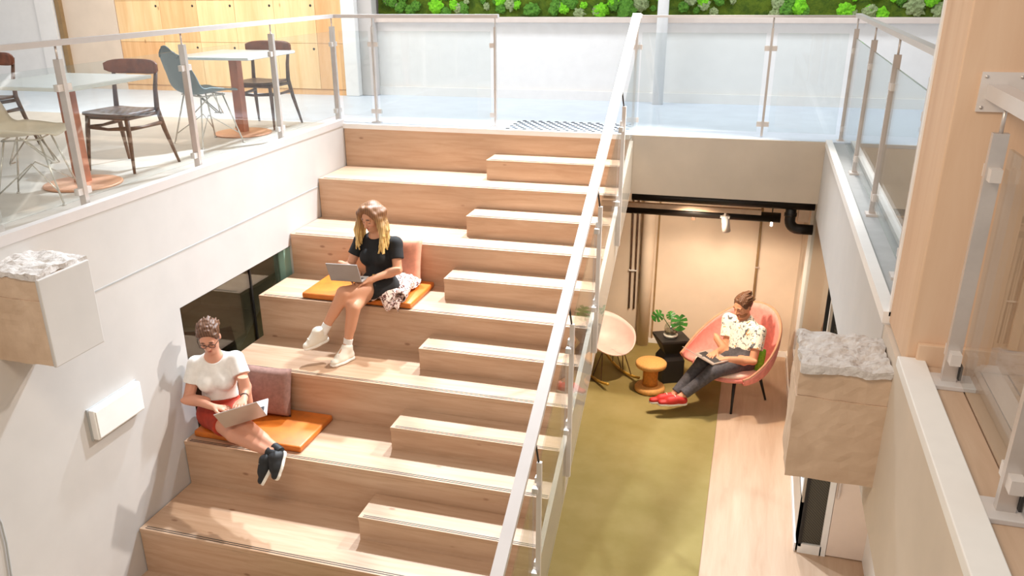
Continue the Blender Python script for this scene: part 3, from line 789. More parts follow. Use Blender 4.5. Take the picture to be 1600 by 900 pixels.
MB().lathe([(.06, .03), (.075, .06), (.078, .10), (.066, .14), (.058, .15), (.056, .148), (.064, .138), (.074, .10), (.071, .062), (.055, .036)], (3.55, .58, zt), 24).build('glass_bowl', 'pot_glass', mp)
MB().lathe([(.05, .037), (.066, .06), (.068, .085), (.02, .092)], (3.55, .58, zt), 20).build('soil', 'soil', mp)
def leaf(tip_c, side, size, nrm, name='leaf'):
    """slit heart leaf: centre, up axis, size"""
    up = Vector(side).normalized(); n = Vector(nrm).normalized(); n = (n-up*n.dot(up)).normalized(); sd = up.cross(n)
    c = Vector(tip_c); mb = MB(); K = 30
    def outline(t):   # t 0..1 around from base notch
        a = t*2*math.pi; r = (1-.42*math.cos(a)*-1 if False else 1)
        hx = .52*math.sin(a)*(1.0-.25*math.cos(a)); hy = -.55*math.cos(a)+.06*math.cos(2*a)
        if t < .06 or t > .94: hy += .18*(1-min(t, 1-t)/.06)
        return hx, hy
    for sg in (0, 1):
        for k in range(K//2):
            t0 = (k/(K//2))*.5+sg*.5; t1 = ((k+1)/(K//2))*.5+sg*.5
            kk = k if sg == 0 else K//2-1-k
            cut = .45 if (kk % 3 == 2 and 3 < kk < 13) else 1.0
            p0 = outline(t0); p1 = outline(t1)
            mid = (p0[1]+p1[1])/2
            q = []
            for (hx, hy) in (p0, p1):
                hx *= cut; hy = hy*cut+(1-cut)*mid*.8
                q.append(c+sd*hx*size+up*hy*size-n*(hx*hx*.5+hy*hy*.2)*size)
            s0 = c+up*(p0[1]*.6)*size-n*(p0[1]**2*.1)*size; s1 = c+up*(p1[1]*.6)*size-n*(p1[1]**2*.1)*size
            off = n*.003
            mb.hexa([s0-off, q[0]-off, q[1]-off, s1-off, s0+off, q[0]+off, q[1]+off, s1+off])
    return mb.build(name, 'leaf_green', mp)
for cc, up, sz, nr in (((3.645, .50, zt+.22), (.15, -.3, -1), .175, (.35, -.9, .25)), ((3.40, .56, zt+.245), (-.75, -.1, -.6), .13, (.1, -.85, .5)), ((3.53, .66, zt+.22), (-.2, .5, .4), .10, (-.2, -.7, .7))):
    leaf(cc, up, sz, nr)
    MB().tube([(3.55, .58, zt+.09), ((3.55+cc[0])/2, (.58+cc[1])/2, zt+.2), Vector(cc)-Vector(up).normalized()*sz*.3], .004, 6).build('stem', 'leaf_green', mp)

# pipes, tray and track under the slab edge
pp = thing('black_duct_pipe', 'black pipe run with elbow under the slab edge', 'pipe', (3.9, .2, -.62))
MB().tube([(3.1, .12, -.575), (4.84, .12, -.575)], .05, 14).build('upper_pipe', 'black_pipe', pp)
MB().tube([(3.0, .36, -.775), (4.55, .36, -.775)], .05, 14).build('lower_pipe', 'black_pipe', pp)
el = [(4.63, .16, -.545)]+[(4.63+.085*(1-math.cos(a)), .16, -.74-.085*math.sin(a)) for a in np.linspace(0, math.pi/2, 7)]+[(4.85, .16, -.825)]
MB().tube(el, .05, 14).build('elbow', 'black_pipe', pp)
MB().lathe([(.058, 0), (.058, .03)], (4.63, .16, -.70), 16).build('collar', 'black_pipe', pp)
bx('wall_bracket', (4.70, .10, -.74), (4.80, .2, -.60), 'tray_beige', pp)
tr_ = thing('cable_tray', 'pale cable tray between the black pipes', 'cable tray', (3.8, .26, -.70))
bx('channel', (3.0, .20, -.705), (4.36, .30, -.685), 'tray_beige', tr_)
bx('lip', (3.0, .195, -.72), (4.36, .203, -.672), 'tray_beige', tr_)
tl = thing('track_spotlight', 'small pale spotlight hanging from the cable tray', 'spotlight', (4.02, .2, -.72))
MB().tube([(4.02, .22, -.70), (4.02, .22, -.76)], .012, 8).build('stem', 'steel_light', tl)
MB().tube([(4.02, .22, -.755), (4.045, .26, -.92)], [.036, .042], 16).build('lamp_housing', 'steel_light', tl)
bx('yoke', (3.975, .20, -.775), (4.065, .235, -.755), 'steel_light', tl)
sn = thing('ceiling_sensor', 'small dark sensor under the lower pipe', 'sensor', (3.7, .36, -.85))
bx('body', (3.685, .345, -.855), (3.725, .385, -.822), 'walnut', sn, .004); bx('bracket', (3.697, .36, -.83), (3.712, .37, -.81), 'black_pipe', sn)
gl_ = thing('pendant_tube_lamp', 'tiny glowing white tube lamp below the black pipe', 'lamp', (4.49, .6, -.92))
m, t, b = nt('lamp_glow'); b.inputs['Emission Color'].default_value = (1, .93, .82, 1); b.inputs['Emission Strength'].default_value = 6
MB().tube([(4.475, .6, -.82), (4.478, .6, -.93)], .012, 10).build('glow_tube', 'lamp_glow', gl_); MB().tube([(4.475, .6, -.60), (4.475, .6, -.82)], .006, 8).build('rod', 'black_pipe', gl_)
# wall conduits in the lounge
for nm, lab, xs_, y, r_ in (('wall_conduit', 'pair of thin dark conduits on the lounge wall near the stair', (2.93, 2.99), 1.575, .010), ):
    c_ = thing(nm, lab, 'pipe', (2.97, 1.57, LZ))
    for x in xs_: MB().tube([(x, y, -.6), (x+.015, y, LZ+.45)], r_, 8).build('conduit', 'trim_brown' if False else 'walnut', c_)
    bx('clip', (2.92, 1.56, -1.86), (3.015, 1.59, -1.845), 'paint_white', c_)
MAT['trim_brown'] = MAT_dark
c_ = thing('wall_pipe', 'thick white riser pipe on the lounge wall with dark groove', 'pipe', (3.17, 1.54, LZ))
MB().tube([(3.14, 1.52, -.5), (3.14, 1.52, LZ+.0125)], .075, 20).build('riser_pipe', 'wall_cream', c_)
bx('groove_strip', (3.235, 1.588, LZ), (3.255, 1.602, -.5), 'trim_brown', c_)  # brown strip on the wall beside the riser pipe
c_ = thing('wall_pipe', 'slim brown riser pipe on the lounge wall behind the man', 'pipe', (4.41, 1.58, LZ))
MB().tube([(4.39, 1.578, -.5), (4.41, 1.578, LZ+.1)], .014, 10).build('riser_pipe', 'trim_brown', c_); bx('clip', (4.385, 1.56, -1.7), (4.425, 1.6, -1.685), 'steel', c_)

# wall box on the left wall
hb = thing('wall_heater_box', 'slim white rectangular box mounted on the left wall', 'wall box', (.03, -3.98, -1.38))
bx('housing', (.0, -4.235, -1.485), (.055, -3.74, -1.255), 'paint_white', hb, .008)
bx('front_cover', (.055, -4.222, -1.472), (.062, -3.753, -1.268), 'paint_white', hb, .003)
bx('back_frame', (.0, -4.245, -1.492), (.012, -3.73, -1.248), 'kerb_grey', hb)
# plain thin cable low on the left wall
gc = thing('wall_cable', 'grey cable running down the left white wall at the picture corner', 'cable', (.02, -5.0, -1.6))
MB().tube([(.012, -5.14, -1.50), (.012, -5.10, -1.54), (.012, -5.087, -1.60), (.012, -5.09, -1.75), (.012, -5.115, -1.97), (.012, -5.13, -2.79)], .007, 8).build('cable_run', 'kerb_grey', gc)

# ================================================================== cushions, laptops, cloth
def mat3(xa, ya):
    x = Vector(xa).normalized(); y = Vector(ya); y = (y-x*y.dot(x)).normalized(); z = x.cross(y); return x, y, z
def puff(name, c, axes, size, mat, parent=None, corner=4.0, edge=.25, n=18):
    """soft pillow: axes (x,y,z) unit vectors, size full extents; z is thickness"""
    x, y, z = axes; mb = MB(); vs = []; fs = []; c = Vector(c)
    for sgn in (1, -1):
        for i in range(n+1):
            for j in range(n+1):
                u = (i/n-.5)*2; v = (j/n-.5)*2
                t = ((1-abs(u)**corner)*(1-abs(v)**corner)); t = max(t, 0)**.45
                th = size[2]/2*(edge*(1 if max(abs(u), abs(v)) < .999 else .0)+(1-edge)*t)
                pin = 1-.05*(u*u*v*v)*0-.045*(1-abs(u)**2)*abs(v)**4
                pin2 = 1-.045*(1-abs(v)**2)*abs(u)**4
                vs.append(c+x*u*size[0]/2*pin2+y*v*size[1]/2*pin+z*sgn*th)
    N = (n+1)**2
    for i in range(n):
        for j in range(n):
            a = i*(n+1)+j; fs.append((a, a+n+1, a+n+2, a+1)); fs.append((N+a, N+a+1, N+a+n+2, N+a+n+1))
    o = mb.add(vs, fs, True).build(name, mat, parent)
    bm = bmesh.new(); bm.from_mesh(o.data); bmesh.ops.remove_doubles(bm, verts=bm.verts, dist=.0005); bmesh.ops.recalc_face_normals(bm, faces=bm.faces); bm.to_mesh(o.data); bm.free()
    return o
def mat_cushion(label, x0, y0, x1, y1, z, th, rot=0):
    cx, cy = (x0+x1)/2, (y0+y1)/2
    r = thing('seat_cushion', label, 'cushion', (cx, cy, z), 'tan leather seat cushions')
    MB().box((x0, y0, z), (x1, y1, z+th), .014).build('pad', 'leather_tan', r, smooth=True)
    MB().tube([(x0+.01, y0+.002, z+th*.5), (x1-.01, y0+.002, z+th*.5), (x1-.002, y0+.01, z+th*.5), (x1-.002, y1-.01, z+th*.5), (x1-.01, y1-.002, z+th*.5), (x0+.01, y1-.002, z+th*.5), (x0+.002, y1-.01, z+th*.5), (x0+.002, y0+.01, z+th*.5)], .004, 6, closed=True).build('seam', 'leather_tan', r)
    r.rotation_euler = (0, 0, rot); return r
c1 = mat_cushion('long tan leather cushion under the woman in the red skirt', .05, -3.235, 1.03, -2.67, -2*1.0+.0025, .055)
c2 = mat_cushion('tan leather cushion beside the woman in black, nearest the side window', .44, -1.965, .92, -1.37, -1.2+.0025, .055)
c3 = mat_cushion('tan leather cushion under the woman in black and her jacket', .93, -1.97, 1.50, -1.37, -1.2+.0025, .055)
pw1 = puff('throw_pillow', (.50, -2.775, -1.735), mat3((1, .08, -.02), (.0, .22, 1)), (.42, .42, .14), 'mauve_cloth'); tag(pw1, 'mauve fabric throw pillow leaning against the riser beside the seated woman', 'pillow')
pw2 = puff('throw_pillow', (1.20, -1.475, -.925), mat3((1, .05, 0), (.0, .28, 1)), (.44, .42, .12), 'peach_cloth'); tag(pw2, 'peach throw pillow behind the woman in black', 'pillow')
cp = thing('cactus_pillow', 'green cactus shaped pillow tucked beside the man', 'pillow', (4.50, .24, -2.34))
puff('cactus_body', (4.50, .165, -2.245), mat3((.62, -.78, 0), (.12, .05, 1)), (.13, .27, .10), 'cactus_green', cp, 2.2, .1, 14)
puff('cactus_arm', (4.43, .27, -2.345), mat3((.6, -.8, 0), (-.3, .1, 1)), (.10, .16, .08), 'cactus_green', cp, 2.2, .1, 12)

def laptop(name, label, hinge, right, back, width, depth, lid_dir, lid_len, lidmat, deckmat='laptop_deck'):
    """hinge: centre of hinge line; right along hinge; back = from user towards hinge; lid_dir direction of the lid from hinge"""
    R = Vector(right).normalized(); B = Vector(back); B = (B-R*B.dot(R)).normalized(); N = R.cross(B); 
    if N.z < 0: N = -N
    Lq = Vector(lid_dir); Lq = (Lq-R*Lq.dot(R)).normalized(); M = R.cross(Lq)
    Hh = Vector(hinge); r = thing(name, label, 'laptop', Hh)
    def slab(nm, o, a, b_, n, la, lb, th, mat, parent):
        a = a*la/2; p = [o-a, o+a, o+a+b_*lb, o-a+b_*lb]
        return MB().hexa([*p, *[q+n*th for q in p]]).build(nm, mat, parent)
    d = slab('base', Hh-N*.006, R, -B, N, width, depth, .012, deckmat, r)
    slab('keyboard', Hh+N*.006-B*.03, R, -B, N, width*.86, depth*.42, .0015, 'laptop_keys', d)
    slab('trackpad', Hh+N*.006-B*depth*.62, R, -B, N, width*.34, depth*.28, .001, 'laptop_silver', d)
    l = slab('lid', Hh, R, Lq, M, width, lid_len, .007, lidmat, r)
    return r
# ================================================================== people: smooth-union distance fields meshed by surface nets
def V3(*a): return np.array(a, dtype=np.float64)
def unit(v): v = np.asarray(v, float); return v/(np.linalg.norm(v)+1e-12)
class Field:
    def __init__(s, lo, hi, h):
        s.h = h; s.o = np.array(lo, float); s.n = np.ceil((np.array(hi)-s.o)/h).astype(int)+1
        s.f = np.full(tuple(s.n), .5, np.float32)
    def window(s, lo, hi):
        a = np.maximum(np.floor((np.array(lo)-s.o)/s.h).astype(int), 0); b = np.minimum(np.ceil((np.array(hi)-s.o)/s.h).astype(int)+1, s.n)
        if np.any(b <= a): return None, None
        sl = tuple(slice(i, j) for i, j in zip(a, b))
        g = np.meshgrid(*[(np.arange(i, j)*s.h+o).astype(np.float32) for i, j, o in zip(a, b, s.o)], indexing='ij', sparse=True)
        return sl, g
    def union(s, sl, d, k):
        f = s.f[sl]
        if k > 0:
            hh = np.maximum(k-np.abs(f-d), 0)/k; s.f[sl] = np.minimum(f, d)-hh*hh*k*.25
        else: s.f[sl] = np.minimum(f, d)
    def cone(s, a, b, r1, r2, k=.02, nrm=None, flat=1.0, ends='round', cut=False):
        """tapered capsule; nrm/flat squash the section along nrm; ends 'flat' = cut ends"""
        a = np.asarray(a, float); b = np.asarray(b, float); m = max(r1, r2)+k+2*s.h
        sl, g = s.window(np.minimum(a, b)-m, np.maximum(a, b)+m)
        if sl is None: return
        p = [g[i]-a[i] for i in range(3)]; ba = b-a; L2 = ba@ba; L = math.sqrt(L2)+1e-9
        t = (p[0]*ba[0]+p[1]*ba[1]+p[2]*ba[2])/L2; tc = np.clip(t, 0, 1)
        q = [p[i]-tc*ba[i] for i in range(3)]
        if nrm is not None:
            n = unit(nrm); dn = q[0]*n[0]+q[1]*n[1]+q[2]*n[2]
            q = [q[i]+n[i]*dn*(1/flat-1) for i in range(3)]
        d = np.sqrt(q[0]**2+q[1]**2+q[2]**2)-(r1+(r2-r1)*tc)
        if flat < 1: d = d*flat**.5
        if ends == 'flat': d = np.maximum(d, np.maximum((t-1)*L, -t*L))
        elif ends == 'flatb': d = np.maximum(d, (t-1)*L)
        if cut: s.f[sl] = np.maximum(s.f[sl], -d)
        else: s.union(sl, d.astype(np.float32), k)
    def ell(s, c, axes, r, k=.02, cut=False):
        c = np.asarray(c, float); R = max(r); m = R+k+2*s.h
        sl, g = s.window(c-m, c+m)
        if sl is None: return
        p = [g[i]-c[i] for i in range(3)]
        l = [(p[0]*a[0]+p[1]*a[1]+p[2]*a[2]) for a in axes]
        k0 = np.sqrt(sum((l[i]/r[i])**2 for i in range(3)))+1e-6; k1 = np.sqrt(sum((l[i]/r[i]**2)**2 for i in range(3)))+1e-6
        d = k0*(k0-1)/k1
        if cut:
            f = s.f[sl]; hh = np.maximum(k-np.abs(f+d), 0)/max(k, 1e-6); s.f[sl] = np.maximum(f, -d)+(hh*hh*k*.25 if k > 0 else 0)
        else: s.union(sl, d.astype(np.float32), k)
    def plane(s, pt, n):
        """keep the side the normal points away from"""
        n = unit(n); g = [(np.arange(s.n[i])*s.h+s.o[i]).astype(np.float32) for i in range(3)]
        d = (g[0]-pt[0])[:, None, None]*n[0]+(g[1]-pt[1])[None, :, None]*n[1]+(g[2]-pt[2])[None, None, :]*n[2]
        s.f = np.maximum(s.f, d.astype(np.float32))
    def mesh(s):
        f = s.f; S = f < 0; nx, ny, nz = f.shape
        c = np.zeros((nx-1, ny-1, nz-1), np.uint8)
        cor = [(i, j, k) for i in (0, 1) for j in (0, 1) for k in (0, 1)]
        for i, j, k in cor: c += S[i:nx-1+i, j:ny-1+j, k:nz-1+k]
        ijk = np.argwhere((c > 0) & (c < 8)); idx = np.full(c.shape, -1, np.int32); idx[tuple(ijk.T)] = np.arange(len(ijk))
        P = np.zeros((len(ijk), 3)); cnt = np.zeros(len(ijk))
        vals = {q: f[ijk[:, 0]+q[0], ijk[:, 1]+q[1], ijk[:, 2]+q[2]] for q in cor}
        for a in cor:
            for ax in range(3):
                if a[ax] == 0:
                    b = list(a); b[ax] = 1; b = tuple(b); fa, fb = vals[a], vals[b]; m = (fa < 0) != (fb < 0)
                    t = fa[m]/(fa[m]-fb[m]); q = np.tile(np.array(a, float), (m.sum(), 1)); q[:, ax] += t; P[m] += q; cnt[m] += 1
        V = s.o+s.h*(ijk+P/cnt[:, None]); F = []
        for ax in range(3):
            u, v = (ax+1) % 3, (ax+2) % 3
            s0 = [slice(None)]*3; s1 = [slice(None)]*3; s0[ax] = slice(0, -1); s1[ax] = slice(1, None)
            A, B = S[tuple(s0)], S[tuple(s1)]; e = np.argwhere(A != B)
            e = e[(e[:, u] > 0) & (e[:, v] > 0) & (e[:, u] < f.shape[u]-1) & (e[:, v] < f.shape[v]-1)]
            sg = A[tuple(e.T)]
            def cell(du, dv):
                q = e.copy(); q[:, u] += du; q[:, v] += dv; return idx[tuple(q.T)]
            quad = np.stack([cell(-1, -1), cell(0, -1), cell(0, 0), cell(-1, 0)], 1)
            quad[~sg] = quad[~sg][:, ::-1]; F.append(quad)
        F = np.concatenate(F); F = F[(F >= 0).all(1)]
        # light smoothing
        nb = np.zeros_like(V); ct = np.zeros(len(V))
        for i in range(4):
            a, b = F[:, i], F[:, (i+1) % 4]
            for k in range(3):
                nb[:, k] += np.bincount(a, V[b, k], len(V))+np.bincount(b, V[a, k], len(V))
            ct += np.bincount(a, minlength=len(V))+np.bincount(b, minlength=len(V))
        V = V*.5+.5*nb/np.maximum(ct, 1)[:, None]
        return V, F
    def build(s, name, mat, parent=None, col=None):
        V, F = s.mesh(); me = bpy.data.meshes.new(name)
        b = np.array(root_base(parent)) if parent is not None else np.zeros(3)
        me.vertices.add(len(V)); me.vertices.foreach_set('co', (V-b).astype(np.float32).ravel())
        me.loops.add(F.size); me.loops.foreach_set('vertex_index', F.astype(np.int32).ravel())
        me.polygons.add(len(F)); me.polygons.foreach_set('loop_start', np.arange(0, F.size, 4, dtype=np.int32))
        me.polygons.foreach_set('use_smooth', np.ones(len(F), bool))
        me.update(calc_edges=True); me.validate()
        if col is not None:
            at = me.attributes.new('Col', 'FLOAT_COLOR', 'POINT'); C = np.ones((len(V), 4), np.float32); C[:, :3] = col(V); at.data.foreach_set('color', C.ravel())
        me.materials.append(MAT[mat])
        return link(bpy.data.objects.new(name, me), parent)

vcol('skin', .5, .12, .35); vcol('hair', .45, 0, .4, .5, 220); vcol('fabric', .85, 0, .2, .12, 500)
plain('cotton_white', (232, 228, 222), .85, var=.03, nscale=20, bmp=.1)
plain('cotton_black', (24, 23, 24), .85, var=.1, nscale=20)
plain('skirt_red', (166, 52, 30), .75, var=.1, nscale=14, bmp=.1)
plain('denim_grey', (84, 80, 84), .85, var=.12, nscale=40, bmp=.12)
plain('shoe_white', (232, 224, 208), .6, var=.04)
plain('shoe_black', (26, 26, 28), .6)
plain('sole_white', (238, 232, 222), .55)
plain('shoe_red', (196, 44, 36), .6)
plain('gold_button', (222, 180, 100), .3, metal=.8)
plain('glasses_frame', (70, 48, 40), .4)
plain('watch_dark', (60, 40, 36), .4)
def skin_col(base, feats):
    b = np.array(lin(base))
    def fn(V):
        C = np.tile(b, (len(V), 1))
        for c, r, col, soft in feats:
            d = np.linalg.norm((V-c)/np.asarray(r), axis=1); w = np.clip((1-d)/soft, 0, 1)[:, None]; C = C*(1-w)+np.array(lin(col))*w
        return C
    return fn
def hand(F, wr, d, pn, th, s=1.0, curl=.5, spread=.1):
    """wr wrist, d towards fingers, pn palm normal (fingers curl to it), th thumb side"""
    d = unit(d); pn = unit(pn-d*(pn@d)); th = unit(th-d*(th@d)-pn*(th@pn)); wr = np.asarray(wr)
    kn = [wr+d*(.088-.006*abs(i-1))*s+th*(.030-.0205*i)*s for i in range(4)]
    for q in kn: F.cone(wr+d*.012*s, q, .019*s, .0125*s, .016, pn, .8)
    for i, L in enumerate((.070, .079, .073, .057)):
        p = kn[i]; ang = curl*.55; dd = unit(d+th*spread*(1.2-i*.8)); segs = (.46, .30, .24); rr = (.0100, .0090, .0082, .0072)
        for j in range(3):
            e = dd*math.cos(ang)+pn*math.sin(ang); q = p+e*L*segs[j]*s; F.cone(p, q, rr[j]*s, rr[j+1]*s, .004); p = q; ang += curl*.8
    t0 = wr+d*.022*s+th*.022*s; t1 = t0+unit(d*.75+th*.75+pn*.25)*.040*s; t2 = t1+unit(d*.95+th*.3+pn*.3)*.030*s; t3 = t2+unit(d+th*.05+pn*.25)*.024*s
    F.cone(t0, t1, .0165*s, .0115*s, .010); F.cone(t1, t2, .0112*s, .0098*s, .004); F.cone(t2, t3, .0098*s, .0078*s, .004)
def head(F, c, fw, up, s=1.0, male=False):
    fw = unit(fw); up = unit(up-fw*(up@fw)); rt = np.cross(fw, up); A = [rt, fw, up]; P = lambda x, y, z: c+(rt*x+fw*y+up*z)*s
    F.ell(P(0, -.012, .030), A, (.074*s, .096*s, .088*s), .02)
    F.ell(P(0, .018, -.030), A, (.060*s, .072*s, .086*s), .03)
    F.cone(P(0, .055, -.092), P(0, .072, -.088), .024*s, .020*s, .028)
    for x in (-1, 1):
        F.ell(P(x*.034, .062, -.024), A, (.024*s, .020*s, .022*s), .02)          # cheek
        F.ell(P(x*.031, .088, .006), A, (.018*s, .016*s, .012*s), .012, True)      # socket
        F.ell(P(x*.031, .072, .006), A, (.0145*s, .0145*s, .0125*s), .003)         # lid over the eye
        F.cone(P(x*.014, .088, .026), P(x*.046, .079, .026), .008*s, .007*s, .012)  # brow
        F.ell(P(x*.076, -.010, -.008), A, (.011*s, .019*s, .031*s), .006)          # ear
    F.cone(P(0, .088, .012), P(0, .108, -.026), .0075*s, .0125*s, .010); 
    for x in (-1, 1): F.ell(P(x*.012, .096, -.030), A, (.0085*s, .010*s, .008*s), .006)
    F.cone(P(-.017, .0835, -.056), P(.017, .0835, -.056), .0075*s, .0075*s, .007); F.cone(P(-.014, .083, -.067), P(.014, .083, -.067), .0082*s, .0082*s, .007)
    return P, A
def head_feats(P, lip=(176, 92, 82), brow=(86, 58, 42), s=1.0, cheek=(214, 140, 118)):
    f = []
    for x in (-1, 1):
        f += [(P(x*.036, .072, -.026), (.026*s,)*3, cheek, 1.2), (P(x*.030, .088, .031), (.024*s, .02*s, .0075*s), brow, .5), (P(x*.031, .087, -.003), (.017*s, .014*s, .005*s), (60, 42, 34), .5)]
    f += [(P(0, .09, -.062), (.022*s, .016*s, .0115*s), lip, .5)]
    return f
def body(name, label, J, s=1.0, male=False, skin=(214, 160, 132), feats=(), bust=0, h=.0055, handspec=None, feet=True, thick=1.0):
    pts = np.array([np.asarray(v) for k, v in J.items() if k not in ('front', 'hf', 'hu')]); F = Field(pts.min(0)-.2, pts.max(0)+.2, h)
    fr = unit(J['front']); q = thick
    w = J['pelvis']*.55+J['chest']*.45
    F.cone(J['pelvis'], w, .120*s*q, .108*s*q, .03, fr, .80); F.cone(w, J['chest'], .108*s*q, (.135 if male else .122)*s*q, .05, fr, .74)
    F.cone(J['chest'], J['neck']-unit(J['neck']-J['chest'])*.05, (.135 if male else .122)*s, .085*s, .05, fr, .68)
    F.cone(J['shL'], J['shR'], .052*s, .052*s, .05); F.cone(J['hipL'], J['hipR'], .098*s*q, .098*s*q, .05)
    F.cone(J['neck']-unit(J['head']-J['neck'])*.03, J['head']-unit(J['hu'])*.04, .056*s, .050*s, .035)
    if bust:
        ax = unit(J['shL']-J['shR'])
        for e in (-1, 1): F.ell(J['chest']+fr*.072*s+ax*e*.068*s-unit(J['neck']-J['pelvis'])*.03*s, [ax, fr, np.cross(ax, fr)], (.062*s, .058*s, .064*s), .03)
    P, A = head(F, J['head'], J['hf'], J['hu'], s, male)
    for e in 'LR':
        F.cone(J['sh'+e], J['el'+e], .050*s*q, .040*s*q, .03); F.cone(J['el'+e], J['wr'+e], .041*s*q, .026*s, .015)
        m = J['el'+e]*.72+J['wr'+e]*.28; F.ell(m, [unit(J['wr'+e]-J['el'+e]), fr, unit(np.cross(J['wr'+e]-J['el'+e], fr))], (.08*s, .041*s*q, .041*s*q), .02)
        F.cone(J['hip'+e], J['kn'+e], .088*s*q, .058*s*q, .05); F.cone(J['kn'+e], J['an'+e], .054*s*q, .034*s, .025)
        ca = J['kn'+e]*.70+J['an'+e]*.30; dl = unit(J['an'+e]-J['kn'+e]); bk = unit(J['kn'+e]-J['hip'+e]); bk = -(bk-dl*(bk@dl)); 
        F.cone(J['kn'+e]*.85+J['an'+e]*.15+unit(bk)*.012, J['kn'+e]*.45+J['an'+e]*.55+unit(bk)*.008, .052*s*q, .040*s*q, .03)
        if feet:
            F.cone(J['an'+e], J['an'+e]*.35+J['to'+e]*.65, .032*s, .020*s, .015); 
        if handspec: 
            d, pn, th, cu = handspec[e]; hand(F, J['wr'+e], V3(*d), V3(*pn), V3(*th), s*1.0, cu)
    o = F.build(name, 'skin', None, skin_col(skin, list(feats)+head_feats(P, s=s)))
    tag(o, label, 'person'); return o, P, A
def shoe(parent, an, heel, toe, up, mat, solemat, s=1.0, high=.0, sock=None, h=.0045):
    an, heel, toe = map(lambda v: np.asarray(v, float), (an, heel, toe)); up = unit(up); d = unit(toe-heel); up = unit(up-d*(up@d)); sd = np.cross(d, up)
    L = np.linalg.norm(toe-heel)
    F = Field(np.minimum.reduce([an, heel, toe])-.12, np.maximum.reduce([an, heel, toe])+.12, h)
    F.cone(heel+d*.03+up*.045, heel+d*L*.55+up*.045, .040*s, .040*s, .02, sd, .92); F.cone(heel+d*L*.5+up*.04, toe-d*.035+up*.034, .042*s, .036*s, .03, up, .75)
    F.cone(heel+d*.045+up*.05, heel+d*.05+up*(.085+high), .043*s, .042*s, .02, None, 1, 'flatb')
    F.cone(heel+d*.062+up*(.080+high*.7), heel+d*L*.62+up*.055, .044*s, .036*s, .025)
    F.plane(heel+up*.016, -up)
    o = F.build('shoe', mat, parent)
    G = Field(np.minimum(heel, toe)-.1, np.maximum(heel, toe)+.1, h)
    G.cone(heel+d*.03+up*.012, heel+d*L*.55+up*.012, .043*s, .041*s, .02); G.cone(heel+d*L*.5+up*.012, toe-d*.036+up*.012, .045*s, .039*s, .03)
    G.plane(heel+up*.024, up); G.plane(heel, -up); G.build('sole', solemat, o)
    for i in range(4):
        p = heel+d*(L*.42+i*.022)+up*(.104+high*.25-i*.011); MB().tube([Vector(p+sd*.022), Vector(p+up*.004), Vector(p-sd*.022)], .0035, 6).build('lace', solemat, o)
    if sock:
        S_ = Field(an-.12, an+.14, h); ax = unit(sock[1]-an); S_.cone(an-ax*.05, an+ax*sock[2]*.8, .037*s, .041*s, .01, None, 1, 'flat'); S_.build('sock', sock[0], o)
    return o

# ------------------------------------------------------------------ woman in black on the third tier
J = dict(pelvis=V3(1.165, -1.84, -1.03), chest=V3(1.155, -1.79, -.76), neck=V3(1.135, -1.79, -.60), head=V3(1.125, -1.835, -.425), hf=V3(-.26, -.86, -.40), hu=V3(-.1, -.4, .9), front=V3(-.25, -.95, .05),
    shL=V3(1.315, -1.80, -.665), shR=V3(.965, -1.755, -.675), elL=V3(1.36, -1.89, -.875), elR=V3(.885, -1.84, -.885), wrL=V3(1.175, -2.055, -.925), wrR=V3(.97, -2.05, -.925),
    hipL=V3(1.24, -1.86, -1.045), hipR=V3(1.09, -1.83, -1.045), knL=V3(1.00, -2.24, -1.00), knR=V3(1.085, -2.24, -1.12), anL=V3(.845, -2.34, -1.315), anR=V3(1.025, -2.285, -1.455), toL=V3(.74, -2.46, -1.42), toR=V3(.975, -2.44, -1.55))
hs = dict(L=((-.75, -.6, -.12), (-.1, .1, -1), (-.5, .8, .2), .45), R=((.75, -.5, .05), (.1, 0, -1), (.5, .8, .2), .45))
w2, P, A = body('person', 'woman in black top with long blonde hair using a tablet on the stair', J, 1.03, False, (206, 150, 118), (), 1, .0055, hs, True, .94)
# black top
F = Field(V3(.7, -2.2, -1.3), V3(1.6, -1.5, -.4), .0055); fr = J['front']; s = 1.03
wst = J['pelvis']*.55+J['chest']*.45
F.cone(J['pelvis'], wst, .126*s, .116*s, .03, fr, .82); F.cone(wst, J['chest'], .118*s, .134*s, .05, fr, .80); F.cone(J['chest'], J['neck']-V3(0, 0, .045), .134*s, .094*s, .05, fr, .72)
F.cone(J['shL'], J['shR'], .060*s, .060*s, .05)
ax = unit(J['shL']-J['shR'])
for e in (-1, 1): F.ell(J['chest']+fr*.086+ax*e*.068-V3(0, 0, .03), [ax, unit(fr), np.cross(ax, unit(fr))], (.072, .070, .076), .03)
for e in 'LR': F.cone(J['sh'+e], J['sh'+e]+(J['el'+e]-J['sh'+e])*.58, .060*s, .062*s, .02, None, 1, 'flatb')
F.ell(J['neck']+fr*.035+V3(0, 0, .03), np.eye(3), (.085, .075, .06), .01, True)
F.plane(J['pelvis']+V3(0, 0, .02), V3(0, 0, -1)); F.build('top', 'cotton_black', w2)
F = Field(V3(.8, -2.4, -1.4), V3(1.5, -1.5, -.8), .0055)
F.cone(J['pelvis']+V3(0, 0, .06), J['pelvis'], .122*s, .132*s, .03, fr, .84); F.cone(J['hipL'], J['hipR'], .106*s, .106*s, .04)
for e in 'LR': F.cone(J['hip'+e], J['hip'+e]+(J['kn'+e]-J['hip'+e])*.42, .100*s, .092*s, .03, None, 1, 'flatb')
sk = F.build('skirt', 'cotton_black', w2)
for i, (x, z) in enumerate(((1.225, -.965), (1.25, -1.03), (1.19, -.92))):
    MB().lathe([(.013, 0), (.013, .005), (.006, .008)], (0, 0, 0), 12)
    p0 = V3(x, -1.955, z); MB().tube([p0, p0+V3(-.02, -.035, .012)], .013, 12).build('button', 'gold_button', sk)
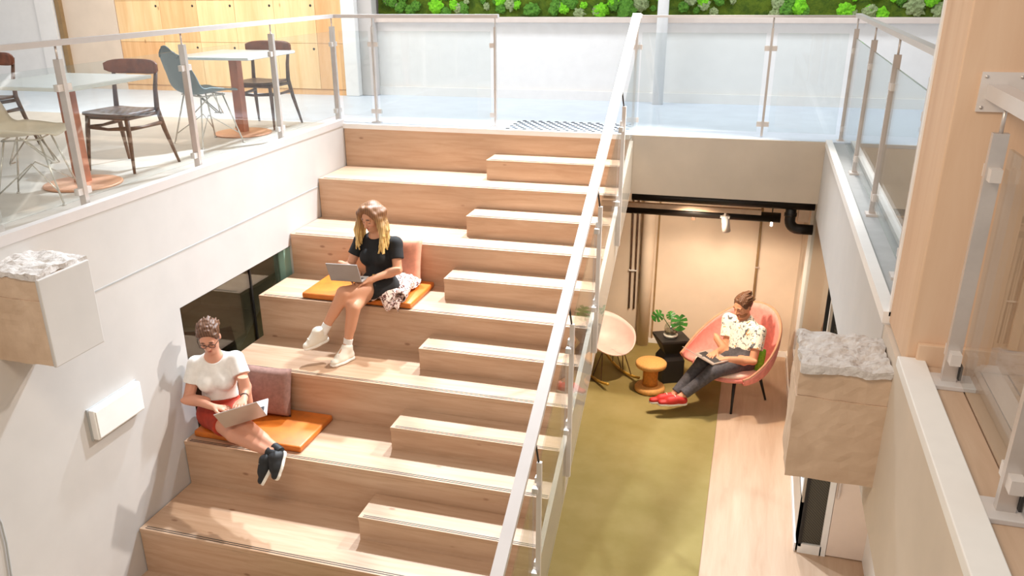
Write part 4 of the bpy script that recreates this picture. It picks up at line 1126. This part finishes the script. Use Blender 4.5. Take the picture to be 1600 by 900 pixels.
# long blonde hair
F = Field(J['head']-V3(.25, .25, .42), J['head']+V3(.25, .25, .22), .0055); c = J['head']; hf, hu = A[1], A[2]; rt = A[0]
F.ell(P(0, -.018, .036), A, (.086*s, .106*s, .096*s), .02)
rs = np.random.default_rng(3)
F.ell(P(0, .095, -.018), A, (.062*s, .085*s, .098*s), .012, True)
dn = V3(0, 0, -1)
for i in range(76):
    side = -1 if i % 2 else 1; tt = rs.uniform(0, 1)
    a0 = P(side*(.012+.060*min(1, tt*1.5)), .060-.13*tt, .112-.055*tt)
    a1 = P(side*(.092+.012*rs.uniform(0, 1)), .060-.12*tt, .015); 
    L = rs.uniform(.22, .30); end = a1+dn*L+rt*side*rs.uniform(-.005, .055)+hf*rs.uniform(-.02, .03)*(1-tt)+V3(0, -.025*(1-tt), 0)
    mid = a1+dn*L*.5+rt*side*(.030+rs.uniform(-.012, .022)); ph = rs.uniform(0, 6)
    pts_ = [a0, (a0+a1)/2+rt*side*.012, a1]+[a1+(mid-a1)*u for u in (.5, 1)]+[mid+(end-mid)*u for u in (.33, .66, 1)]
    pts_ = [p+rt*.011*math.sin(j*1.6+ph)+hf*.008*math.cos(j*1.9+ph) for j, p in enumerate(pts_)]
    for j in range(len(pts_)-1): F.cone(pts_[j], pts_[j+1], .0145-.001*j, .0135-.001*j, .022 if j < 2 else .006)
for i in range(14):
    x = -.07+.14*i/13; a1 = P(x, -.095+abs(x)*.3, .01); end = a1+dn*rs.uniform(.18, .26)-hf*.01
    F.cone(a1, end, .022, .010, .015)
zt_, zb_ = c[2]+.08, c[2]-.26
def hair_col(V):
    u = np.clip((zt_-V[:, 2])/(zt_-zb_), 0, 1)[:, None]; n = (.5+.5*np.sin(V[:, 0]*310+V[:, 1]*170+np.sin(V[:, 2]*30)*2))[:, None]
    a = np.array(lin((134, 92, 60))); b = np.array(lin((228, 188, 118))); C = a*(1-np.clip(u*1.7-.25, 0, 1))+b*np.clip(u*1.7-.25, 0, 1); return C*(.62+.5*n)
F.build('hair', 'hair', w2, hair_col)
shoe(w2, J['anL'], V3(.855, -2.315, -1.415), V3(.705, -2.47, -1.470), V3(.25, .15, 1), 'shoe_white', 'sole_white', 1.0, .05, ('cotton_white', J['knL'], .075))
shoe(w2, J['anR'], V3(1.045, -2.245, -1.5955), V3(.955, -2.475, -1.5955), V3(0, 0, 1), 'shoe_white', 'sole_white', 1.0, .05, ('cotton_white', J['knR'], .075))
laptop('tablet_computer', 'grey tablet with keyboard on the lap of the woman in black', (1.012, -2.185, -.905), (1, .03, .02), (-.03, -1, .05), .285, .15, (-.02, -.40, 1), .185, 'tablet_grey', 'tablet_grey')
# printed jacket draped over the cushion
def cloth(u, v):
    x = 1.145+.27*u+.12*v*(u-.5)-.04*v; y = -1.50-.47*v-.10*u*v
    z = -1.125+.10*math.exp(-((u-.45)/.4)**2)*(1-v*.5)+.022*math.sin(u*17+v*5)*(.4+v)+.014*math.sin(v*13+u*7)
    if y < -1.97: z -= (-1.97-y)*1.2; y = -1.97+(y+1.97)*.6-.03*min(1, (-1.97-y)/.03)
    return (x+.02*math.sin(v*11), y+.012*math.sin(u*15), z+.02)
jk = thing('draped_jacket', 'pale pink printed jacket draped over the tan cushion edge', 'jacket', (1.4, -1.85, -1.14))
grid_surface('jacket_body', cloth, 40, 40, 'floral_jacket', jk, .010)
grid_surface('sleeve', lambda u, v: (1.36+.05*math.cos(u*6.28)+.05*v, -1.62-.36*v+.01*math.sin(v*9), -1.045+.045*math.sin(u*6.28)-.05*v+.008*math.sin(v*22)), 17, 18, 'floral_jacket', jk, .006)

# ------------------------------------------------------------------ woman in the red skirt on the fifth tier
J = dict(pelvis=V3(.235, -3.06, -1.82), chest=V3(.262, -3.105, -1.47), neck=V3(.262, -3.115, -1.295), head=V3(.272, -3.155, -1.115), hf=V3(.36, -.80, -.42), hu=V3(.12, -.38, .9), front=V3(.42, -.88, .12),
    shR=V3(.118, -3.16, -1.365), shL=V3(.412, -3.045, -1.335), elR=V3(.085, -3.27, -1.62), elL=V3(.53, -3.13, -1.53), wrR=V3(.36, -3.345, -1.625), wrL=V3(.60, -3.27, -1.555),
    hipR=V3(.16, -3.10, -1.835), hipL=V3(.31, -3.03, -1.835), knR=V3(.565, -3.415, -1.80), knL=V3(.64, -3.36, -1.755), anR=V3(.965, -3.545, -1.83), anL=V3(.995, -3.51, -1.81), toR=V3(.93, -3.61, -1.98), toL=V3(1.02, -3.59, -1.95))
hs = dict(R=((.85, .1, -.02), (0, 0, -1), (.1, -.8, .2), .4), L=((.25, -.9, -.05), (0, 0, -1), (-.8, -.1, .2), .4))
w1, P, A = body('person', 'woman in white t-shirt and red skirt typing on a laptop by the wall', J, 1.04, False, (208, 150, 124), (), 1, .0055, hs, True, 1.04)
s = 1.04; fr = J['front']; F = Field(V3(-.1, -3.4, -2.0), V3(.75, -2.8, -1.15), .0055); wst = J['pelvis']*.55+J['chest']*.45
F.cone(J['pelvis']+V3(0, 0, .08), wst, .132*s, .124*s, .03, fr, .84); F.cone(wst, J['chest'], .126*s, .138*s, .05, fr, .78); F.cone(J['chest'], J['neck']-V3(0, 0, .045), .138*s, .092*s, .05, fr, .70)
F.cone(J['shL'], J['shR'], .060*s, .060*s, .05); ax = unit(J['shL']-J['shR'])
for e in (-1, 1): F.ell(J['chest']+fr*.080+ax*e*.072-V3(0, 0, .035), [ax, unit(fr), np.cross(ax, unit(fr))], (.075, .068, .074), .03)
for e in 'LR': F.cone(J['sh'+e], J['sh'+e]+(J['el'+e]-J['sh'+e])*.56, .064*s, .070*s, .02, None, 1, 'flatb')
F.ell(J['neck']+unit(fr)*.045+V3(0, 0, .03), np.eye(3), (.080, .080, .075), .01, True); F.cone(J['neck']+unit(fr)*.09, J['neck']+unit(fr)*.12-V3(0, 0, .09), .035, .006, 0, cut=True)
F.plane(J['pelvis']+V3(0, 0, .135), V3(.1, -.2, -1)); F.build('t_shirt', 'cotton_white', w1)
F = Field(V3(-.1, -3.6, -2.1), V3(.8, -2.8, -1.55), .0055)
F.cone(J['pelvis']+V3(.01, -.015, .19), J['pelvis'], .130*s, .146*s, .03, fr, .88); F.cone(J['hipL'], J['hipR'], .114*s, .114*s, .05)
for e in 'LR': F.cone(J['hip'+e], J['hip'+e]+(J['kn'+e]-J['hip'+e])*.58, .110*s, .094*s, .06, None, 1, 'flatb')
F.plane(V3(0, 0, -1.944), V3(0, 0, -1)); F.plane(J['pelvis']+V3(0, 0, .175), V3(-.1, .2, 1)); sk = F.build('skirt', 'skirt_red', w1)
F = Field(V3(-.1, -3.4, -2.0), V3(.6, -2.8, -1.5), .0055); F.cone(J['pelvis']+V3(.01, -.012, .175), J['pelvis']+V3(.008, -.01, .14), .136*s, .138*s, .0, fr, .88, 'flat'); F.build('waistband', 'skirt_red', sk)
F = Field(J['head']-.2, J['head']+.25, .0055)
F.ell(P(0, -.018, .036), A, (.084*s, .104*s, .094*s), .02); F.cone(P(0, -.10, .02), P(0, -.125, .0), .035, .028, .02)
F.ell(P(0, .105, -.012), A, (.086*s, .085*s, .098*s), .012, True); F.plane(P(0, 0, -.05), -A[2]+A[1]*.3)
def brown(V):
    n = (.5+.5*np.sin(V[:, 0]*260+V[:, 1]*210+V[:, 2]*60))[:, None]; return np.array(lin((98, 66, 46)))*(.6+.75*n)
rs = np.random.default_rng(11)
def tousle(F, P, n, ln, amp, rad):
    for i in range(n):
        a = rs.uniform(-1.35, 1.35); t = rs.uniform(.0, 1); y = .055-.13*t; z = .036+.094*math.cos(a)*math.sqrt(max(.05, 1-((y+.018)/.106)**2)); x = .084*math.sin(a)*math.sqrt(max(.05, 1-((y+.018)/.106)**2))
        p0 = P(x, y, z); p1 = P(x*1.03+rs.uniform(-amp, amp), y-ln, z-.012+rs.uniform(-amp, amp)); F.cone(p0, p1, rad, rad*.7, .008)
tousle(F, P, 60, .045, .016, .010)
F.build('hair', 'hair', w1, brown)
gl_ = MB()
for x in (-1, 1): gl_.tube([Vector(P(x*.034+.024*math.cos(a), .098, .004+.021*math.sin(a))) for a in np.linspace(0, 6.28, 17)[:-1]], .0028, 6, closed=True)
gl_.tube([Vector(P(-.012, .100, .008)), Vector(P(0, .104, .011)), Vector(P(.012, .100, .008))], .0028, 6)
for x in (-1, 1): gl_.tube([Vector(P(x*.058, .095, .010)), Vector(P(x*.078, .05, .010)), Vector(P(x*.080, -.01, .006))], .0028, 6)
gl_.build('eyeglasses', 'glasses_frame', w1)
wv_ = unit(J['wrL']-J['elL']); MB().tube([Vector(J['wrL']-wv_*.035), Vector(J['wrL']-wv_*.020)], .032, 16).build('watch', 'watch_dark', w1)
shoe(w1, J['anR'], V3(1.015, -3.535, -1.865), V3(.935, -3.655, -2.055), V3(-.75, -.40, .1), 'shoe_black', 'sole_white', 1.0, .0, ('shoe_black', J['knR'], .04))
shoe(w1, J['anL'], V3(1.06, -3.50, -1.84), V3(1.06, -3.645, -1.995), V3(-.55, -.5, .35), 'shoe_black', 'sole_white', 1.0, .0, ('shoe_black', J['knL'], .04))
laptop('open_laptop', 'silver laptop open on the knees of the woman in the red skirt', (.70, -3.43, -1.655), (.80, .38, .22), (.38, -.85, -.10), .33, .23, (.10, -.26, .42), .225, 'laptop_silver')

# ------------------------------------------------------------------ man in the pink chair
fw = unit(V3(-.66, -.75, 0)); 
J = dict(pelvis=V3(4.325, .245, -2.275), chest=V3(4.325, .36, -2.02), neck=V3(4.315, .37, -1.875), head=V3(4.285, .335, -1.735), hf=V3(-.62, -.68, -.36), hu=V3(-.25, -.25, .92), front=V3(-.62, -.72, .28),
    shL=V3(4.475, .23, -1.965), shR=V3(4.155, .46, -1.945), elL=V3(4.44, .06, -2.225), elR=V3(4.165, .33, -2.215), wrL=V3(4.20, .0, -2.205), wrR=V3(4.065, .11, -2.19),
    hipL=V3(4.375, .185, -2.29), hipR=V3(4.265, .29, -2.29), knL=V3(4.06, -.13, -2.305), knR=V3(3.94, .01, -2.285), anL=V3(3.765, -.26, -2.575), anR=V3(3.68, -.20, -2.60), toL=V3(3.60, -.32, -2.62), toR=V3(3.50, -.27, -2.66))
hs = dict(L=((-.95, -.15, -.05), (0, 0, -1), (-.1, .8, .2), .35), R=((-.45, -.85, -.05), (0, 0, -1), (.6, -.5, .2), .35))
mn, P, A = body('person', 'man in floral shirt and dark jeans with laptop in the pink chair', J, 1.04, True, (212, 152, 118), (), 0, .0055, hs, True, 1.0)
s = 1.04; fr = J['front']; F = Field(V3(3.9, -.2, -2.5), V3(4.7, .75, -1.7), .0055); wst = J['pelvis']*.55+J['chest']*.45
F.cone(J['pelvis']+V3(0, .03, .06), wst, .138*s, .134*s, .03, fr, .84); F.cone(wst, J['chest'], .136*s, .152*s, .05, fr, .78); F.cone(J['chest'], J['neck']-V3(0, 0, .045), .150*s, .095*s, .05, fr, .72)
F.cone(J['shL'], J['shR'], .064*s, .064*s, .05)
for e in 'LR': F.cone(J['sh'+e], J['sh'+e]+(J['el'+e]-J['sh'+e])*.62, .068*s, .074*s, .02, None, 1, 'flatb')
F.ell(J['neck']+unit(fr)*.05+V3(0, 0, .03), np.eye(3), (.075, .075, .07), .01, True); F.cone(J['neck']+unit(fr)*.09, J['neck']+unit(fr)*.14-V3(0, 0, .12), .035, .004, 0, cut=True)
F.plane(J['pelvis']+V3(0, .0, .055), V3(.25, .35, -1)); F.build('floral_shirt', 'floral_shirt', mn)
F = Field(V3(3.5, -.5, -2.75), V3(4.6, .55, -2.05), .0055)
F.cone(J['pelvis']+V3(0, .03, .09), J['pelvis'], .130*s, .138*s, .03, fr, .86); F.cone(J['hipL'], J['hipR'], .106*s, .106*s, .05)
for e in 'LR':
    F.cone(J['hip'+e], J['kn'+e], .096*s, .070*s, .04); F.cone(J['kn'+e], J['kn'+e]+(J['an'+e]-J['kn'+e])*.90, .070*s, .050*s, .03, None, 1, 'flatb')
F.build('jeans', 'denim_grey', mn)
F = Field(J['head']-.2, J['head']+.25, .005)
F.ell(P(0, -.018, .036), A, (.083*s, .104*s, .094*s), .02); F.ell(P(0, .105, -.012), A, (.086*s, .088*s, .100*s), .012, True); F.plane(P(0, 0, -.045), -A[2]+A[1]*.3)
tousle(F, P, 46, .06, .004, .007); F.ell(P(.0, -.112, .085), A, (.030, .032, .030), .012)
F.build('hair', 'hair', mn, brown)
F = Field(J['head']-.2, J['head']+.2, .0045)
F.ell(P(0, .02, -.056), A, (.061*s, .076*s, .062*s), .01); F.plane(P(0, 0, -.048), A[2]-A[1]*.25); F.plane(P(0, .0, 0), -A[1]+A[2]*.2); F.ell(P(0, .09, -.060), A, (.026, .03, .014), .004, True)
def beard(V): return np.tile(np.array(lin((150, 98, 66))), (len(V), 1))
F.build('beard', 'hair', mn, beard)
shoe(mn, J['anR'], V3(3.735, -.175, -2.675), V3(3.445, -.295, -2.675), V3(-.12, -.05, 1), 'shoe_red', 'sole_white', 1.0, -.02)
shoe(mn, J['anL'], V3(3.82, -.245, -2.66), V3(3.545, -.36, -2.655), V3(-.12, -.05, 1), 'shoe_red', 'sole_white', 1.0, -.02)
laptop('open_laptop', 'thin laptop on the lap of the man in the pink chair', (3.955, -.05, -2.215), (.62, -.70, -.03), (-.70, -.60, -.03), .30, .21, (-.40, -.30, .34), .21, 'laptop_silver', 'laptop_silver')
